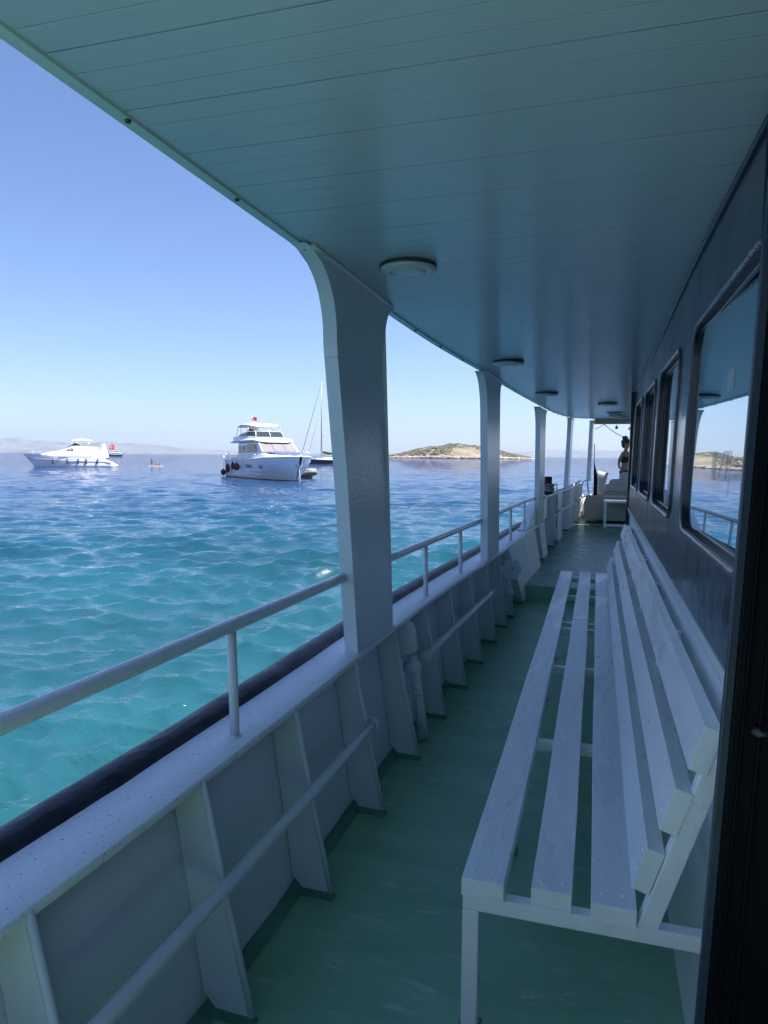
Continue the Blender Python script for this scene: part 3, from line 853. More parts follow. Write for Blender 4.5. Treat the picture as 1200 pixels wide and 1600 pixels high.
# vents and the round fitting on the bulwark
def vent():
    t = MB(); r = .031
    x, y = footx(3.8) - .07, 3.80
    t.tube([(x + .03, y, 0.01), (x - .0, y, .2), (x - .035, y, .44)], r, 14)
    v = t.build('air_vent', PAINT, FERRY)
    h = MB()
    m = Matrix.Translation((x - .055, y - .04, .46)) @ Matrix.Rotation(math.radians(-8), 4, 'Y') @ Matrix.Rotation(math.radians(15), 4, 'Z')
    prof = []
    for i in range(11):
        a = math.pi * i / 10; prof.append((math.cos(a) * .062, .155 + math.sin(a) * .062))
    for i in range(7):
        a = math.pi + math.pi * i / 6; prof.append((math.cos(a) * .062, .06 + math.sin(a) * .035))
    h.loft([[m @ Vector((px, 0, pz)) for px, pz in prof], [m @ Vector((px, .10, pz)) for px, pz in prof]])
    h.build('head', PAINT, v, .012)
    c = MB().lathe([(.03, -.05), (.052, -.04), (.052, -.01), (.046, -.005), (.046, .012), (.028, .02), (.028, .05)], 18, Matrix.Translation((x - .04, y, .43)))
    c.build('collar', PAINT, v)
    MB().tube([(x + .0, y - .07, .30), (x + .0, y - .03, .28), (x + .0, y - .02, .26)], .014, 10).ico((x + .0, y - .06, .31), .018, 1).tube([(x+.005,y-.055,.3),(x+.02,y-.05,.02)], .007, 8).build('valve', PAINT, v)
vent()
def disc_fit():
    x, y, z = capx(7.0) + .05, 6.93, .50
    m = Matrix.Translation((x, y, z)) @ Matrix.Rotation(math.radians(-62), 4, 'Z') @ Matrix.Rotation(math.radians(90), 4, 'Y')
    b = MB(); n = 48; V = []; 
    def ring(zz, ro): return [m @ Vector((ro(k) * math.cos(2*math.pi*k/n), ro(k) * math.sin(2*math.pi*k/n), zz)) for k in range(n)]
    ro = lambda k: .108 - (.016 if k % 8 in (0, 7) else 0)
    ri = lambda k: .024
    b.loft([ring(-.012, ri), ring(-.012, ro), ring(.012, ro), ring(.012, ri), ring(-.012, ri)], caps=False)
    v = b.build('notched_wheel', PILLAR, FERRY, .003)
    MB().tube([(x, y, z), (x - .09, y + .02, z - .0)], .016, 10).tube([(x - .03, y + .02, z - .1), (x - .0, y + .02, z - .27)], .012, 10).ico((x - .005, y + .01, z - .235), .036, 2, 0, (1,1,1)).build('bracket', PAINT, v)
disc_fit()

# ------------------------------------------------------------------ ceiling lamps
def lamp():
    root = empty('ceiling_lamp')
    MB().lathe([(.112, 0), (.115, -.006), (.115, -.020), (.110, -.026), (.078, -.028), (.0755, -.024)], 40).build('rim', LAMPW, root)
    MB().lathe([(.1165, 0), (.1185, -.003), (.1185, -.012), (.1165, -.014)], 40).build('gasket', STEELD, root)
    MB().lathe([(.0755, -.0235), (.0748, -.029), (.05, -.032), (.0001, -.033)], 40).build('cover', LAMPW, root)
    return root
L0 = lamp()
def copy_tree(o, parent=None):
    c = o.copy(); COL.objects.link(c)
    c.parent = parent
    for ch in list(o.children): copy_tree(ch, c)
    return c
lamps = [(-.775, 2.91, 'round white ceiling lamp nearest the camera, beside the first pillar'),
         (-.665, 5.44, 'second round ceiling lamp, above the second pillar'),
         (-.53, 7.68, 'third round ceiling lamp from the camera, above the third pillar'),
         (.10, 9.24, 'first thin looking ceiling lamp past the front corner of the cabin'),
         (.23, 11.4, 'second thin looking ceiling lamp past the front corner of the cabin'),
         (.27, 12.3, 'third thin looking ceiling lamp past the front corner of the cabin'),
         (.35, 13.0, 'farthest ceiling lamp, right at the front edge of the ceiling')]
for i, (x, y, lab) in enumerate(lamps):
    o = L0 if i == 0 else copy_tree(L0)
    o.location = (x, y, cz(x, y) - .001); tag(o, lab, 'lamp', 'round lamps on the side deck ceiling')

# ------------------------------------------------------------------ slatted benches
def bench(Y0, Y1, bars, legs, label):
    root = empty('slatted_bench', (0, Y0, 0)); tag(root, label, 'bench', 'white slatted benches along the cabin')
    rg = random.Random(int(Y0 * 10))
    dy = -Y0
    # seat slats
    for k, (x0, x1) in enumerate(((-.32, -.205), (-.135, -.03), (.018, .13))):
        a = Y0 + (.0, .005, -.008)[k] + rg.uniform(-.004, .004) + .002; c = Y1 + rg.uniform(-.006, .0)
        b = MB(); P = []
        for Y in ys(a, c, .5):
            s = .0015 * math.sin(Y * 3 + k)
            P.append([(x0 + s, Y - Y0, .403), (x1 + s, Y - Y0, .403), (x1 + s, Y - Y0, .452), (x0 + s, Y - Y0, .452)])
        b.loft(P)
        for Y in bars:
            for q_ in (.028, .082):
                b.lathe([(.0075, -.002), (.0072, .0008), (.004, .002), (.0001, .0024)], 10, Matrix.Translation((x0 + q_ + rg.uniform(-.004, .004), Y - Y0 + rg.uniform(-.006, .006) + (.02 if Y == bars[0] else 0), .4525)))
        b.build('seat_slat', BENCH, root, .008)
    # back slats
    d = Vector((.30, 0, .954)); nrm = Vector((-.954, 0, .30))
    for k in range(3):
        base = Vector((.116, 0, .505)) + Vector((.060, 0, .165)) * k
        a = Y0 + (.005, .0, -.004)[k]; c = Y1 - .002 - rg.uniform(0, .005)
        b = MB(); P = []
        hgt = .118
        for Y in ys(a, c, .5):
            s = .002 * math.sin(Y * 2.3 + k * 2)
            o = Vector((0, Y - Y0, s)) + base
            P.append([o, o + d * hgt, o + d * hgt - nrm * .045, o - nrm * .045])
        b.loft(P)
        for Y in bars:
            for q_ in (.03, .088):
                b.lathe([(.0075, -.002), (.0072, .0010), (.004, .0022), (.0001, .0026)], 10, Matrix.Translation(Vector((0, Y - Y0 + rg.uniform(-.006, .006) + (.02 if Y == bars[0] else 0), 0)) + base + d * q_) @ Matrix.Rotation(math.radians(-72.5), 4, 'Y'))
        b.build('back_slat', BENCH, root, .008)
    # frames
    for Y in bars:
        y = Y - Y0
        f = MB().box(-.318, .325, y - .02, y + .02, .359, .4025)
        fo = f.build('cross_bar', BENCH, root, .004)
        b0 = Vector((.146, y - .02, .3992)); u0 = Vector((.362, 0, .932))
        p = MB(); o0 = Vector((.140, 0, .402))
        A = [o0 + Vector((-.006, y - .02, 0)), o0 + Vector((.045, y - .02, 0)), o0 + Vector((-.006, y + .02, 0)), o0 + Vector((.045, y + .02, 0))]
        L_ = .535
        tp = Vector((.0, 0, 0)) + d * L_ 
        p.hexa(A + [v + tp for v in A]); p.build('back_post', BENCH, root, .004)
        # bracket to the wall
        q = MB(); z = .90; xw = .346
        q.add([(xw - .050, y - .024, z - .06), (xw + .004, y - .024, z - .10), (xw + .004, y - .024, z - .012), (xw - .040, y - .024, z + .020),
               (xw - .050, y + .024, z - .06), (xw + .004, y + .024, z - .10), (xw + .004, y + .024, z - .012), (xw - .040, y + .024, z + .020)],
              [(0,3,2,1),(4,5,6,7),(0,1,5,4),(1,2,6,5),(2,3,7,6),(3,0,4,7)])
        q.build('wall_bracket', BENCH, root, .005)
    for Y in legs:
        y = Y - Y0
        lg = MB().box(-.318, -.272, y - .022, y + .022, .005, .3585)
        lo = lg.build('leg', BENCH, root, .004)
        MB().box(-.325, -.265, y - .03, y + .03, .001, .012).build('foot', GREENW, lo)
    return root
bench(1.84, 5.14, (1.865, 3.0, 4.12, 5.07), (1.865, 2.8, 4.70), 'long white slatted bench nearest the camera, against the cabin wall')
bench(5.15, 7.33, (5.25, 6.3, 7.25), (5.68, 7.2), 'shorter white slatted bench beyond the near one, ending before the deck step')
rs = MB()

# ------------------------------------------------------------------ bow seats, table, cushion, woman
def seat_row(i, Y, ztop, x0, x1, label):
    root = empty('upholstered_seat', (0, Y, 0)); tag(root, label, 'seat', 'upholstered seats on the bow deck')
    z0 = floorz(Y); h = ztop - z0
    base = MB().box(x0 + .03, x1, .03, .55, z0 + .06, z0 + .42); base.build('base', UPH, root, .02)
    r = .10; prof = [(x0, z0 + .08), (x1, z0 + .08), (x1, ztop)]
    for k in range(8):
        a = math.pi / 2 + math.pi / 2 * k / 7; prof.append((x0 + r + r * math.cos(a), ztop - r + r * math.sin(a)))
    b = MB().loft([[(x, -.10, z) for x, z in prof], [(x, -.0, z) for x, z in prof]]); b.build('backrest', UPH, root, .014)
    MB().box(x0 + .02, x1, .02, .56, z0 + .42, z0 + .50).build('seat_cushion', UPH, root, .02)
    pp = MB().tube([(x, -.104, z) for x, z in prof[2:]] + [(x0 + .012, -.104, z0 + .1)], .0045, 6); pp.build('piping', UPHT, root)
seat_row(0, 13.98, .84, -.215, 1.5, 'nearest grey beige upholstered seat back with brown piping, behind the small white table')
seat_row(1, 15.0, .93, -.03, 1.5, 'second grey upholstered seat back from the camera, partly sunlit on top')
seat_row(2, 16.1, 1.02, .10, 1.6, 'third grey upholstered seat back from the camera, level with the cushion')
seat_row(3, 17.2, 1.10, .27, 1.7, 'fourth grey upholstered seat back, below the woman')
seat_row(4, 18.2, 1.25, .52, 1.8, 'farthest and highest seat back, right behind the woman')
MB()
tb = empty('white_table', (0, 13.3, floorz(13.3))); tag(tb, 'small white framed table with a beige panel standing before the bow seats', 'table')
MB().box(.135, 1.0, 0, .4, .45, .48).build('table_top', BENCH, tb, .006)
for x, y in ((.16, .02), (.16, .38), (.60, .02), (.96, .02), (.96, .38)): MB().box(x - .02, x + .02, y - .02, y + .02, 0, .4495).build('leg', BENCH, tb, .003)
MB().box(.181, .579, .01, .03, .02, .07).build('stretcher', BENCH, tb, .003)
MB().box(.181, .579, .36, .375, .10, .44).build('panel', UPH, tb)

def cushion():
    b = MB(); P = []; n = 14
    m = Matrix.Translation((.06, 14.7, 1.10)) @ Matrix.Rotation(math.radians(12), 4, 'Y') @ Matrix.Rotation(math.radians(-20), 4, 'Z')
    for sgn in (1, -1):
        P = []
        for i in range(n + 1):
            row = []
            for j in range(n + 1):
                u, v = -1 + 2*i/n, -1 + 2*j/n
                t = (max(0, 1 - abs(u) ** 3) * max(0, 1 - abs(v) ** 3)) ** .5
                pin = 1 - .08 * (1 - abs(u)) ** 2 - 0
                row.append(m @ Vector((u * .12 * (1 - .05 * (1 - v*v)), sgn * .055 * t, v * .225 * (1 - .05 * (1 - u*u)))))
            P.append(row)
        if sgn == -1: P = P[::-1]
        b.grid(P)
    o = b.build('cushion', mat('pale_pink_cotton', (0.75,0.66,0.66), .85, bump=.5, bscale=25, var=.12, vscale=14))
    tag(o, 'pale pinkish scatter cushion leaning by the last pillar', 'cushion')
cushion()
def cloth():
    b = MB(); P = []
    for i in range(20):
        t = i / 19; z = 1.86 - 1.02 * t; w = .014 + (.07 * min(1, max(0, t - .35) / .3) ) * (1 - .25 * t)
        P.append([(-.075 + .02 * t + w * (k / 6) , 14.44 + .02 * math.sin(k * 1.9 + t * 3) , z) for k in range(7)])
    b.grid(P); P2 = [[(p[0], p[1] + .012, p[2]) for p in r][::-1] for r in P]; b.grid(P2)
    o = b.build('hanging_cloth', mat('dark_maroon_cloth', (0.03,0.012,0.014), .9)); tag(o, 'dark maroon cloth hanging from the last pillar at the bow', 'cloth')
cloth()
def rope_line():
    P = []
    A, B, C_ = Vector((-.06, 14.43, 2.14)), Vector((.10, 14.43, 2.235)), Vector((.66, 16.9, 2.03))
    b = MB().tube([A, (A + B) / 2 - Vector((0, 0, .01)), B], .006, 6).tube([B, B + Vector((-.04, 0, .05))], .006, 6)
    b.tube([B + (C_ - B) * t - Vector((0, 0, .05 * math.sin(math.pi * t))) for t in (0, .2, .4, .6, .8, 1)], .007, 6)
    o = b.build('rope', BLACKR); tag(o, 'thin dark rope strung under the front beam towards the woman', 'rope')
    r = empty('hanging_bulb', (.33, 14.36, 2.2)); tag(r, 'small pale bulb hanging from the beige front beam', 'bulb')
    MB().tube([(0, 0, .035), (0, 0, .0)], .004, 6).build('cord', BLACKR, r)
    MB().lathe([(.012, .0), (.024, -.012), (.03, -.035), (.022, -.058), (.0001, -.066)], 14).build('bulb', mat('frosted_bulb', (.6,.62,.6), .3), r)
rope_line()
def bollard():
    x, y = capx(10.95) - .10, 10.95
    z = highz(10.9) - .03
    r = empty('mooring_bollard', (x, y, z)); tag(r, 'black mooring post wound with pale rope on the bulwark past the third pillar', 'bollard')
    MB().lathe([(.10, 0), (.10, .05), (.075, .06), (.07, .19), (.062, .20), (.062, .29), (.0001, .295)], 20).build('post', BLACKR, r)
    b = MB()
    pts = [(.088 * math.cos(a) + .01 * math.sin(a * 2.3), .088 * math.sin(a), .07 + .10 * i / 60 + .012 * math.sin(i * .9)) for i, a in ((i, i * .42) for i in range(61))]
    b.tube(pts, .011, 8)
    b.tube([(.085, -.02, .17), (.13, -.03, .19), (.14, -.05, .10), (.15, -.06, -.08), (.155, -.06, -.3), (.15, -.06, -.48)], .008, 8)
    b.build('mooring_line', ROPE, r)
bollard()

# people: one skinned surface
SKIN = mat('tanned_skin', (0.30,0.16,0.10), .5, var=.06)
HAIR = mat('dark_hair', (0.020,0.014,0.010), .5, bump=1, bscale=40, bdist=.01)
def figure(name, joints, edges, m, scale=1.0, sub=2, parent=None, loc=(0,0,0), rz=0):
    me = bpy.data.meshes.new(name)
    me.from_pydata([tuple(Vector(j[:3]) * scale) for j in joints], edges, []); me.materials.append(m)
    o = bpy.data.objects.new(name, me); COL.objects.link(o); o.location = loc; o.rotation_euler = (0, 0, rz)
    if parent: o.parent = parent
    sk = o.modifiers.new('skin', 'SKIN'); sk.use_smooth_shade = True
    for i, j in enumerate(joints):
        rr = j[3] if isinstance(j[3], tuple) else (j[3], j[3])
        me.skin_vertices[0].data[i].radius = (rr[0] * scale, rr[1] * scale)
    me.skin_vertices[0].data[0].use_root = True
    s = o.modifiers.new('subsurf', 'SUBSURF'); s.levels = sub; s.render_levels = sub
    return o
def woman():
    # local frame: faces +X (towards the middle of the ship), left arm on the viewer's side
    J = [(0,0,.93,(.13,.15)), (0.0,0,1.06,(.10,.13)), (.01,0,1.20,(.105,.14)), (.0,0,1.30,(.105,.16)), (-.01,0,1.375,(.055,.08)), (.0,0,1.43,.05), (.016,0,1.49,.062), (.03,0,1.585,(.098,.082)), (.015,0,1.675,(.088,.076)),
         (-.01,-.175,1.335,.056), (-.08,-.225,1.18,.044), (-.10,-.23,1.06,.038), (-.09,-.21,.94,.029), (-.02,-.175,.86,.022), (0,-.17,.83,(.016,.034)), (.03,-.165,.79,(.011,.03)),
         (-.01,.17,1.335,.054), (.06,.19,1.15,.040), (.22,.16,1.08,.034), (.34,.10,1.16,.024), (.40,.08,1.2,(.014,.03)),
         (0,-.085,.86,.095), (.02,-.09,.5,.062), (0,-.09,.12,.042), (.0,-.09,.045,.036), (.11,-.10,.03,(.035,.022)),
         (0,.085,.86,.095), (.02,.09,.5,.062), (0,.09,.12,.042), (.0,.09,.045,.036), (.11,.10,.03,(.035,.022))]
    E = [(0,1),(1,2),(2,3),(3,4),(4,5),(5,6),(6,7),(7,8),(3,9),(9,10),(10,11),(11,12),(12,13),(13,14),(14,15),(3,16),(16,17),(17,18),(18,19),(19,20),
         (0,21),(21,22),(22,23),(23,24),(24,25),(0,26),(26,27),(27,28),(28,29),(29,30)]
    s = .885
    loc = (.66, 18.5, floorz(18.5) + .02)
    o = figure('person', J, E, SKIN, s, 2, None, loc, math.radians(-22))
    tag(o, 'woman in dark bikini top and sunglasses, dark hair tied up, standing at the bow seats', 'person')
    def part(b, n, m): 
        b.v = [tuple(Vector(v) * s) for v in b.v]; return b.build(n, m, o)
    # face: nose, lips, ear
    part(MB().ico((.125,0,1.595), .016, 1, 0, (1,.7,1.3)).ico((.108,0,1.545), .016, 1, 0, (.8,1.4,.6)).ico((.02,-.083,1.59), .022, 1, 0, (.8,.4,1.3)).ico((.02,.083,1.59), .022, 1, 0, (.8,.4,1.3)), 'face_features', SKIN)
    h = MB(); h.ico((-.012,0,1.655), .118, 2, .04, (1.05,.9,.86)); h.ico((-.055,0,1.59), .09, 2, .05, (.8,1.0,1.25))
    rg = random.Random(3)
    for k in range(16):
        a = rg.uniform(0, 6.28); h.ico((-.035 + .05*math.cos(a), .045*math.sin(a), 1.765 + rg.uniform(-.02,.03)), rg.uniform(.02,.036), 1, .15)
    part(h, 'hair', HAIR)
    part(MB().tube([(-.09 + .03, -.03, 1.79), (-.02,.01,1.83)], .008, 6).ico((-.01,0,1.80), .016, 0), 'hair_tie', mat('dark_hair_clip', (.02,.02,.02), .4))
    g = MB(); 
    for sy in (1, -1): g.ico((.102, sy*.036, 1.622), .034, 1, 0, (.45,1,.72)).tube([(.09, sy*.07, 1.625), (.02, sy*.085, 1.62)], .005, 6)
    part(g, 'sunglasses', mat('black_lens', (.008,.008,.01), .12))
    t = MB(); P = []
    for z, rx, ry in ((1.10,.118,.160),(1.14,.130,.166),(1.20,.142,.168),(1.24,.130,.165)):
        P.append([(.008 + rx*math.cos(a), ry*math.sin(a), z - (0.03 if math.cos(a) < -.2 else 0)) for a in [2*math.pi*k/24 for k in range(24)]])
    t.loft(P, smooth=True)
    for sy in (1, -1):
        t.ico((.088, sy*.068, 1.18), .066, 2, 0, (.85,1,1)).tube([(.12, sy*.06, 1.22), (.10, sy*.07, 1.31), (.03, sy*.06, 1.40), (-.04, 0, 1.42)], .010, 6)
    part(t, 'bikini_top', mat('dark_navy_swimwear', (.010,.012,.02), .6))
    k_ = MB(); P = []
    for z, rx, ry in ((.86,.15,.185),(.82,.155,.19),(.76,.14,.19)): P.append([(rx*math.cos(a), ry*math.sin(a), z) for a in [2*math.pi*k/24 for k in range(24)]])
    k_.loft(P, smooth=True); part(k_, 'bikini_bottom', bpy.data.materials['dark_navy_swimwear'])
woman()

# ------------------------------------------------------------------ boats at anchor
GEL = mat('white_gelcoat', (0.80,0.81,0.81), .25, var=.02, vscale=.8)
GELT = mat('cream_hardtop', (0.80,0.78,0.72), .4)
TINT = mat('tinted_glazing', (0.035,0.045,0.055), .12)
MESH = mat('grey_screen_cover', (0.20,0.19,0.19), .7, var=.15, vscale=2)
BLUEC = mat('blue_sunpad', (0.06,0.10,0.28), .7)
MAR = mat('maroon_fender_cover', (0.085,0.018,0.018), .8, var=.2)
STEEL = mat('stainless', (.55,.56,.58), .25, 1.0)
ANTIF = mat('red_antifouling', (0.10,0.03,0.02), .7)
NAVYH = mat('navy_gelcoat', (0.012,0.018,0.05), .2)
REDF = mat('red_flag_cloth', (0.6,0.02,0.03), .8)
WHT = mat('flag_white', (.8,.8,.8), .8)
GREYR = mat('grey_green_tube', (0.24,0.24,0.19), .6)
TEAK = mat('teak', (.28,.17,.09), .7)

def hull_grid(L, B, secs):
    """secs: (x/L 0 stern..1 bow, half beam deck, half beam wl, deck height, keel rise) -> both sides"""
    b = MB(); P = []
    for t, hb, hw, dh, kr, ov in secs:
        row = []
        for u in (-1, -.85, -.6, -.3, 0, .3, .6, .85, 1):
            pass
        pts = [(hb, dh), (hb * .985, dh * .82), (hw + (hb - hw) * .62, dh * .5), (hw + (hb - hw) * .22, dh * .2), (hw, 0.0), (hw * .8, -.25), (0.0, -.6 + kr)]
        r = []
        for y, z in pts: r.append((t * L - L / 2 + ov * max(0, z / dh), -y, z))
        for y, z in pts[::-1][1:]: r.append((t * L - L / 2 + ov * max(0, z / dh), y, z))
        P.append(r)
    b.grid(P)
    o = len(b.v) - len(P[0]) * len(P); b.f.append(tuple(range(o, o + len(P[0])))); b.sm.append(False)
    # deck
    b.add([P[i][0] for i in range(len(P))] + [P[i][-1] for i in range(len(P))], [(i, i + 1, len(P) + i + 1, len(P) + i) for i in range(len(P) - 1)])
    return b
def cabin_loft(sec, mt, name, parent, bevel=.06, smooth=False):
    """sec: list of (x, halfwidth_bottom, halfwidth_top, zb, zt)"""
    b = MB(); R = []
    for x, wb, wt, zb, zt in sec: R.append([(x, -wb, zb), (x, -wt, zt), (x, -wt * .5, zt + .06 * (zt - zb)), (x, 0, zt + .08 * (zt - zb)), (x, wt * .5, zt + .06 * (zt - zb)), (x, wt, zt), (x, wb, zb)])
    b.loft(R, smooth=smooth); return b.build(name, mt, parent, bevel)
def flag(parent, m, w_=.9, h_=.55, star=True):
    b = MB(); P = []
    for i in range(9):
        t = i / 8; P.append([m @ Vector((t * w_, .06 * math.sin(t * 7), -h_ * .5 + h_ * s_ - t * .12)) for s_ in (0, .33, .66, 1)])
    b.grid(P); f = b.build('flag', REDF, parent)
    if star:
        c = MB()
        for sgn in (.075, -.0):
            pass
        out = []
        for dd in (-1, 1):
            pts = [m @ Vector((w_*.38 + h_*.24*math.cos(a), dd*.03 + .06*math.sin((w_*.38)/w_*7), h_*.24*math.sin(a) - .05)) for a in [math.radians(40 + 280*k/12) for k in range(13)]]
            c.tube(pts, [h_*.02 + h_*.05*math.sin(math.pi*k/12) for k in range(13)], 6)
            sp = [m @ Vector((w_*.64 + (h_*.11 if k % 2 == 0 else h_*.045)*math.cos(k*math.pi/5), dd*.045 + .06*math.sin(4.2), (h_*.11 if k % 2 == 0 else h_*.045)*math.sin(k*math.pi/5) - .07)) for k in range(10)]
            c.add(sp, [tuple(range(10))])
        c.build('emblem', WHT, f)

def railing(pts, h, parent, r=.022, mid=True, base=None, name='bow_rail'):
    b = MB(); top = [(p[0], p[1], p[2] + h) for p in pts]
    b.tube(top, r, 6)
    if mid: b.tube([(p[0], p[1], p[2] + h * .5) for p in pts], r * .7, 6)
    for p in pts: b.tube([p, (p[0], p[1], p[2] + h)], r, 6)
    return b.build(name, STEEL, parent)

def big_yacht():
    h = Vector((.70, -.72, 0)).normalized(); stem = Vector((-33.0, 74.8, WATER))
    c = stem - h * 9.6
    root = empty('motor_yacht', c, math.atan2(h.y, h.x)); root.scale = (1.07, 1.20, 0.97)
    tag(root, 'large white flybridge motor yacht seen from its bow, with maroon fenders down its side', 'motor yacht')
    L = 18.6
    secs = [(0,2.45,2.3,2.35,.15,0),(.12,2.5,2.35,2.3,.05,0),(.3,2.55,2.4,2.3,0,0),(.5,2.6,2.35,2.38,0,0),(.65,2.6,2.1,2.5,0,0),(.78,2.5,1.6,2.62,.05,.1),(.87,2.2,1.05,2.72,.12,.45),(.94,1.55,.5,2.8,.25,.9),(.98,.85,.2,2.84,.4,1.25),(1.0,.12,.04,2.86,.5,1.45)]
    hl = hull_grid(L, 5, secs).build('hull', GEL, root)
    bt = MB(); 
    for sg in (-1, 1):
        pts = [((t * L - L/2) + ov * .03, sg * (hw + .012), .02) for t, hb, hw, dh, kr, ov in secs]
        bt.tube(pts, .07, 6)
    bt.build('boot_stripe', ANTIF, hl)
    # bulwark cap line
    for sg in (-1, 1):
        MB().tube([((t * L - L/2) + ov, sg * (hb + .01), dh) for t, hb, hw, dh, kr, ov in secs], .06, 6).build('rub_rail', GEL, hl)
        MB().tube([(x, sg * y, z) for x, y, z in ((2.0,2.47,1.05),(4.0,2.33,1.0),(6.0,1.92,1.18),(7.3,1.45,1.45),(8.2,1.0,1.75))], .05, 6).build('spray_rail', GEL, hl)
        MB().tube([(x, sg * y, z) for x, y, z in ((1.0,2.42,.65),(4.0,2.1,.55),(6.0,1.5,.7),(7.6,.85,1.0))], .045, 6).build('spray_rail', GEL, hl)
    # deckhouse
    cabin_loft([(-7.2,2.3,2.3,2.3,2.55),(-3,2.3,2.28,2.3,2.95),(1,2.3,2.22,2.35,3.1),(4.5,2.15,2.0,2.5,3.2),(6.8,1.6,1.35,2.65,3.05),(8.0,.9,.7,2.7,2.85)], GEL, 'coachroof', root, .1, True)
    cabin_loft([(-4.8,2.05,1.98,2.5,4.55),(-1,2.1,2.0,2.6,4.6),(1.6,2.1,1.95,2.8,4.62),(2.3,2.05,1.85,2.9,4.5),(4.3,1.9,1.72,3.0,3.35)], GEL, 'deckhouse', root, .08)
    # windscreen with its grey cover, three panes
    ws = MB()
    def quadx(b, p, t=.04):
        n_ = (Vector(p[1]) - Vector(p[0])).cross(Vector(p[3]) - Vector(p[0])).normalized() * t
        b.add([Vector(v) for v in p] + [Vector(v) + n_ for v in p], [(0,1,2,3),(4,7,6,5),(0,4,5,1),(1,5,6,2),(2,6,7,3),(3,7,4,0)])
    for y0, y1 in ((-1.84,-.64),(-.60,.60),(.64,1.84)):
        quadx(ws, [(4.62 - .12*abs(y0), y0, 3.36), (4.62 - .12*abs(y1), y1, 3.36), (2.72 - .10*abs(y1), y1*.95, 4.56), (2.72 - .10*abs(y0), y0*.95, 4.56)], .04)
    ws.build('windscreen', MESH, root)
    MB().tube([(2.55,-1.78,4.56),(4.4,-1.88,3.36)], .06, 6).tube([(2.55,1.78,4.56),(4.4,1.88,3.36)], .06, 6).build('windscreen_post', GEL, root)
    for sg in (-1, 1):
        s = MB(); P_ = [(x, sg * 2.09, z) for x, z in ((-1.3,3.30),(2.9,3.38),(2.0,4.36),(.2,4.46),(-1.0,4.3))]
        s.add(P_ + [(x, y + sg * .03, z) for x, y, z in P_], [(0,1,2,3,4),(9,8,7,6,5)] + [(k, 5+k, 5+(k+1)%5, (k+1)%5) for k in range(5)]); s.build('side_window', TINT, root)
        s = MB(); s.box(-4.4,-2.0, sg*2.05 - .03 + sg*.02, sg*2.05 + .03 + sg*.02, 3.2, 4.2); s.build('side_window', TINT, root)
    # flybridge deck with the long aft overhang
    b = MB(); R = []
    for x, w_, z, t_ in ((-8.4,1.7,4.62,.22),(-8.0,2.2,4.6,.3),(-4,2.35,4.6,.42),(0,2.35,4.62,.5),(1.8,2.15,4.66,.42),(2.7,1.75,4.62,.22),(3.1,1.1,4.58,.08)):
        R.append([(x,-w_*.9,z),(x,-w_,z+t_*.5),(x,-w_*.92,z+t_),(x,w_*.92,z+t_),(x,w_,z+t_*.5),(x,w_*.9,z)])
    b.loft(R, smooth=False); b.build('flybridge_deck', GEL, root, .06)
    b = MB(); R = []
    for x, w_ in ((-6.8,2.05),(-3,2.1),(-.6,1.95),(.5,1.45)): R.append([(x,-w_,5.0),(x,-w_*1.0,5.42),(x,-w_*.92,5.42),(x,-w_*.92,5.0)])
    for sg in (1, -1):
        b.loft([[(x, y*sg, z) for x, y, z in r_] for r_ in R])
    b.loft([[(.5,-1.5,5.0),(.42,-1.5,5.42),(.3,-1.5,5.42),(.3,-1.5,5.0)],[(.85,0,5.0),(.75,0,5.42),(.6,0,5.42),(.6,0,5.0)],[(.5,1.5,5.0),(.42,1.5,5.42),(.3,1.5,5.42),(.3,1.5,5.0)]])
    b.build('flybridge_coaming', GEL, root, .03)
    g = MB()
    quadx(g, [(.55,-1.5,5.36),(.82,-.03,5.36),(.25,-.03,6.0),(.05,-1.35,6.0)], -.03); quadx(g, [(.82,.03,5.36),(.55,1.5,5.36),(.05,1.35,6.0),(.25,.03,6.0)], -.03)
    for sg in (-1, 1):
        p = [(-1.0,sg*1.98,5.40),(.5,sg*1.55,5.40),(.02,sg*1.42,5.98),(-1.2,sg*1.85,5.98)]; quadx(g, p if sg < 0 else p[::-1], .03)
        p = [(-4.6,sg*2.06,5.40),(-1.06,sg*1.99,5.40),(-1.26,sg*1.86,5.98),(-4.4,sg*1.9,5.7)]; quadx(g, p if sg < 0 else p[::-1], .03)
    g.build('flybridge_screen', TINT, root)
    b = MB().tube([(-4.4,-1.92,5.72),(-1.2,-1.88,6.0),(.0,-1.4,6.02),(.25,0,6.03),(.0,1.4,6.02),(-1.2,1.88,6.0),(-4.4,1.92,5.72)], .03, 6)
    for y in (-1.5,0,1.5): b.tube([(.55 + .27*(1-abs(y)/1.5),y,5.38),(.05 + .2*(1-abs(y)/1.5),y*.92,6.02)], .035, 6)
    b.build('screen_rail', GEL, root)
    # hardtop on arches
    b = MB(); R = []
    for x, w_, z, t_ in ((-6.8,1.3,6.78,.12),(-6.4,1.65,6.8,.2),(-4.2,1.8,6.92,.22),(-2.2,1.75,6.9,.2),(-1.3,1.5,6.8,.14),(-1.0,1.1,6.74,.08)):
        R.append([(x,-w_*.95,z-.08),(x,-w_,z+t_*.4),(x,-w_*.7,z+t_),(x,0,z+t_*1.25),(x,w_*.7,z+t_),(x,w_,z+t_*.4),(x,w_*.95,z-.08)])
    b.loft(R, smooth=True); b.build('hardtop', GELT, root, .03)
    b = MB()
    for sg in (-1,1):
        b.tube([(-1.3,sg*1.95,5.4),(-1.5,sg*1.85,6.3),(-1.7,sg*1.62,6.8)], .035, 6)
        b.tube([(-5.6,sg*2.0,5.4),(-5.9,sg*1.7,6.8)], .035, 6).tube([(-3.2,sg*2.02,5.4),(-4.9,sg*1.7,6.85)], .03, 6)
    b.build('hardtop_post', STEEL, root)
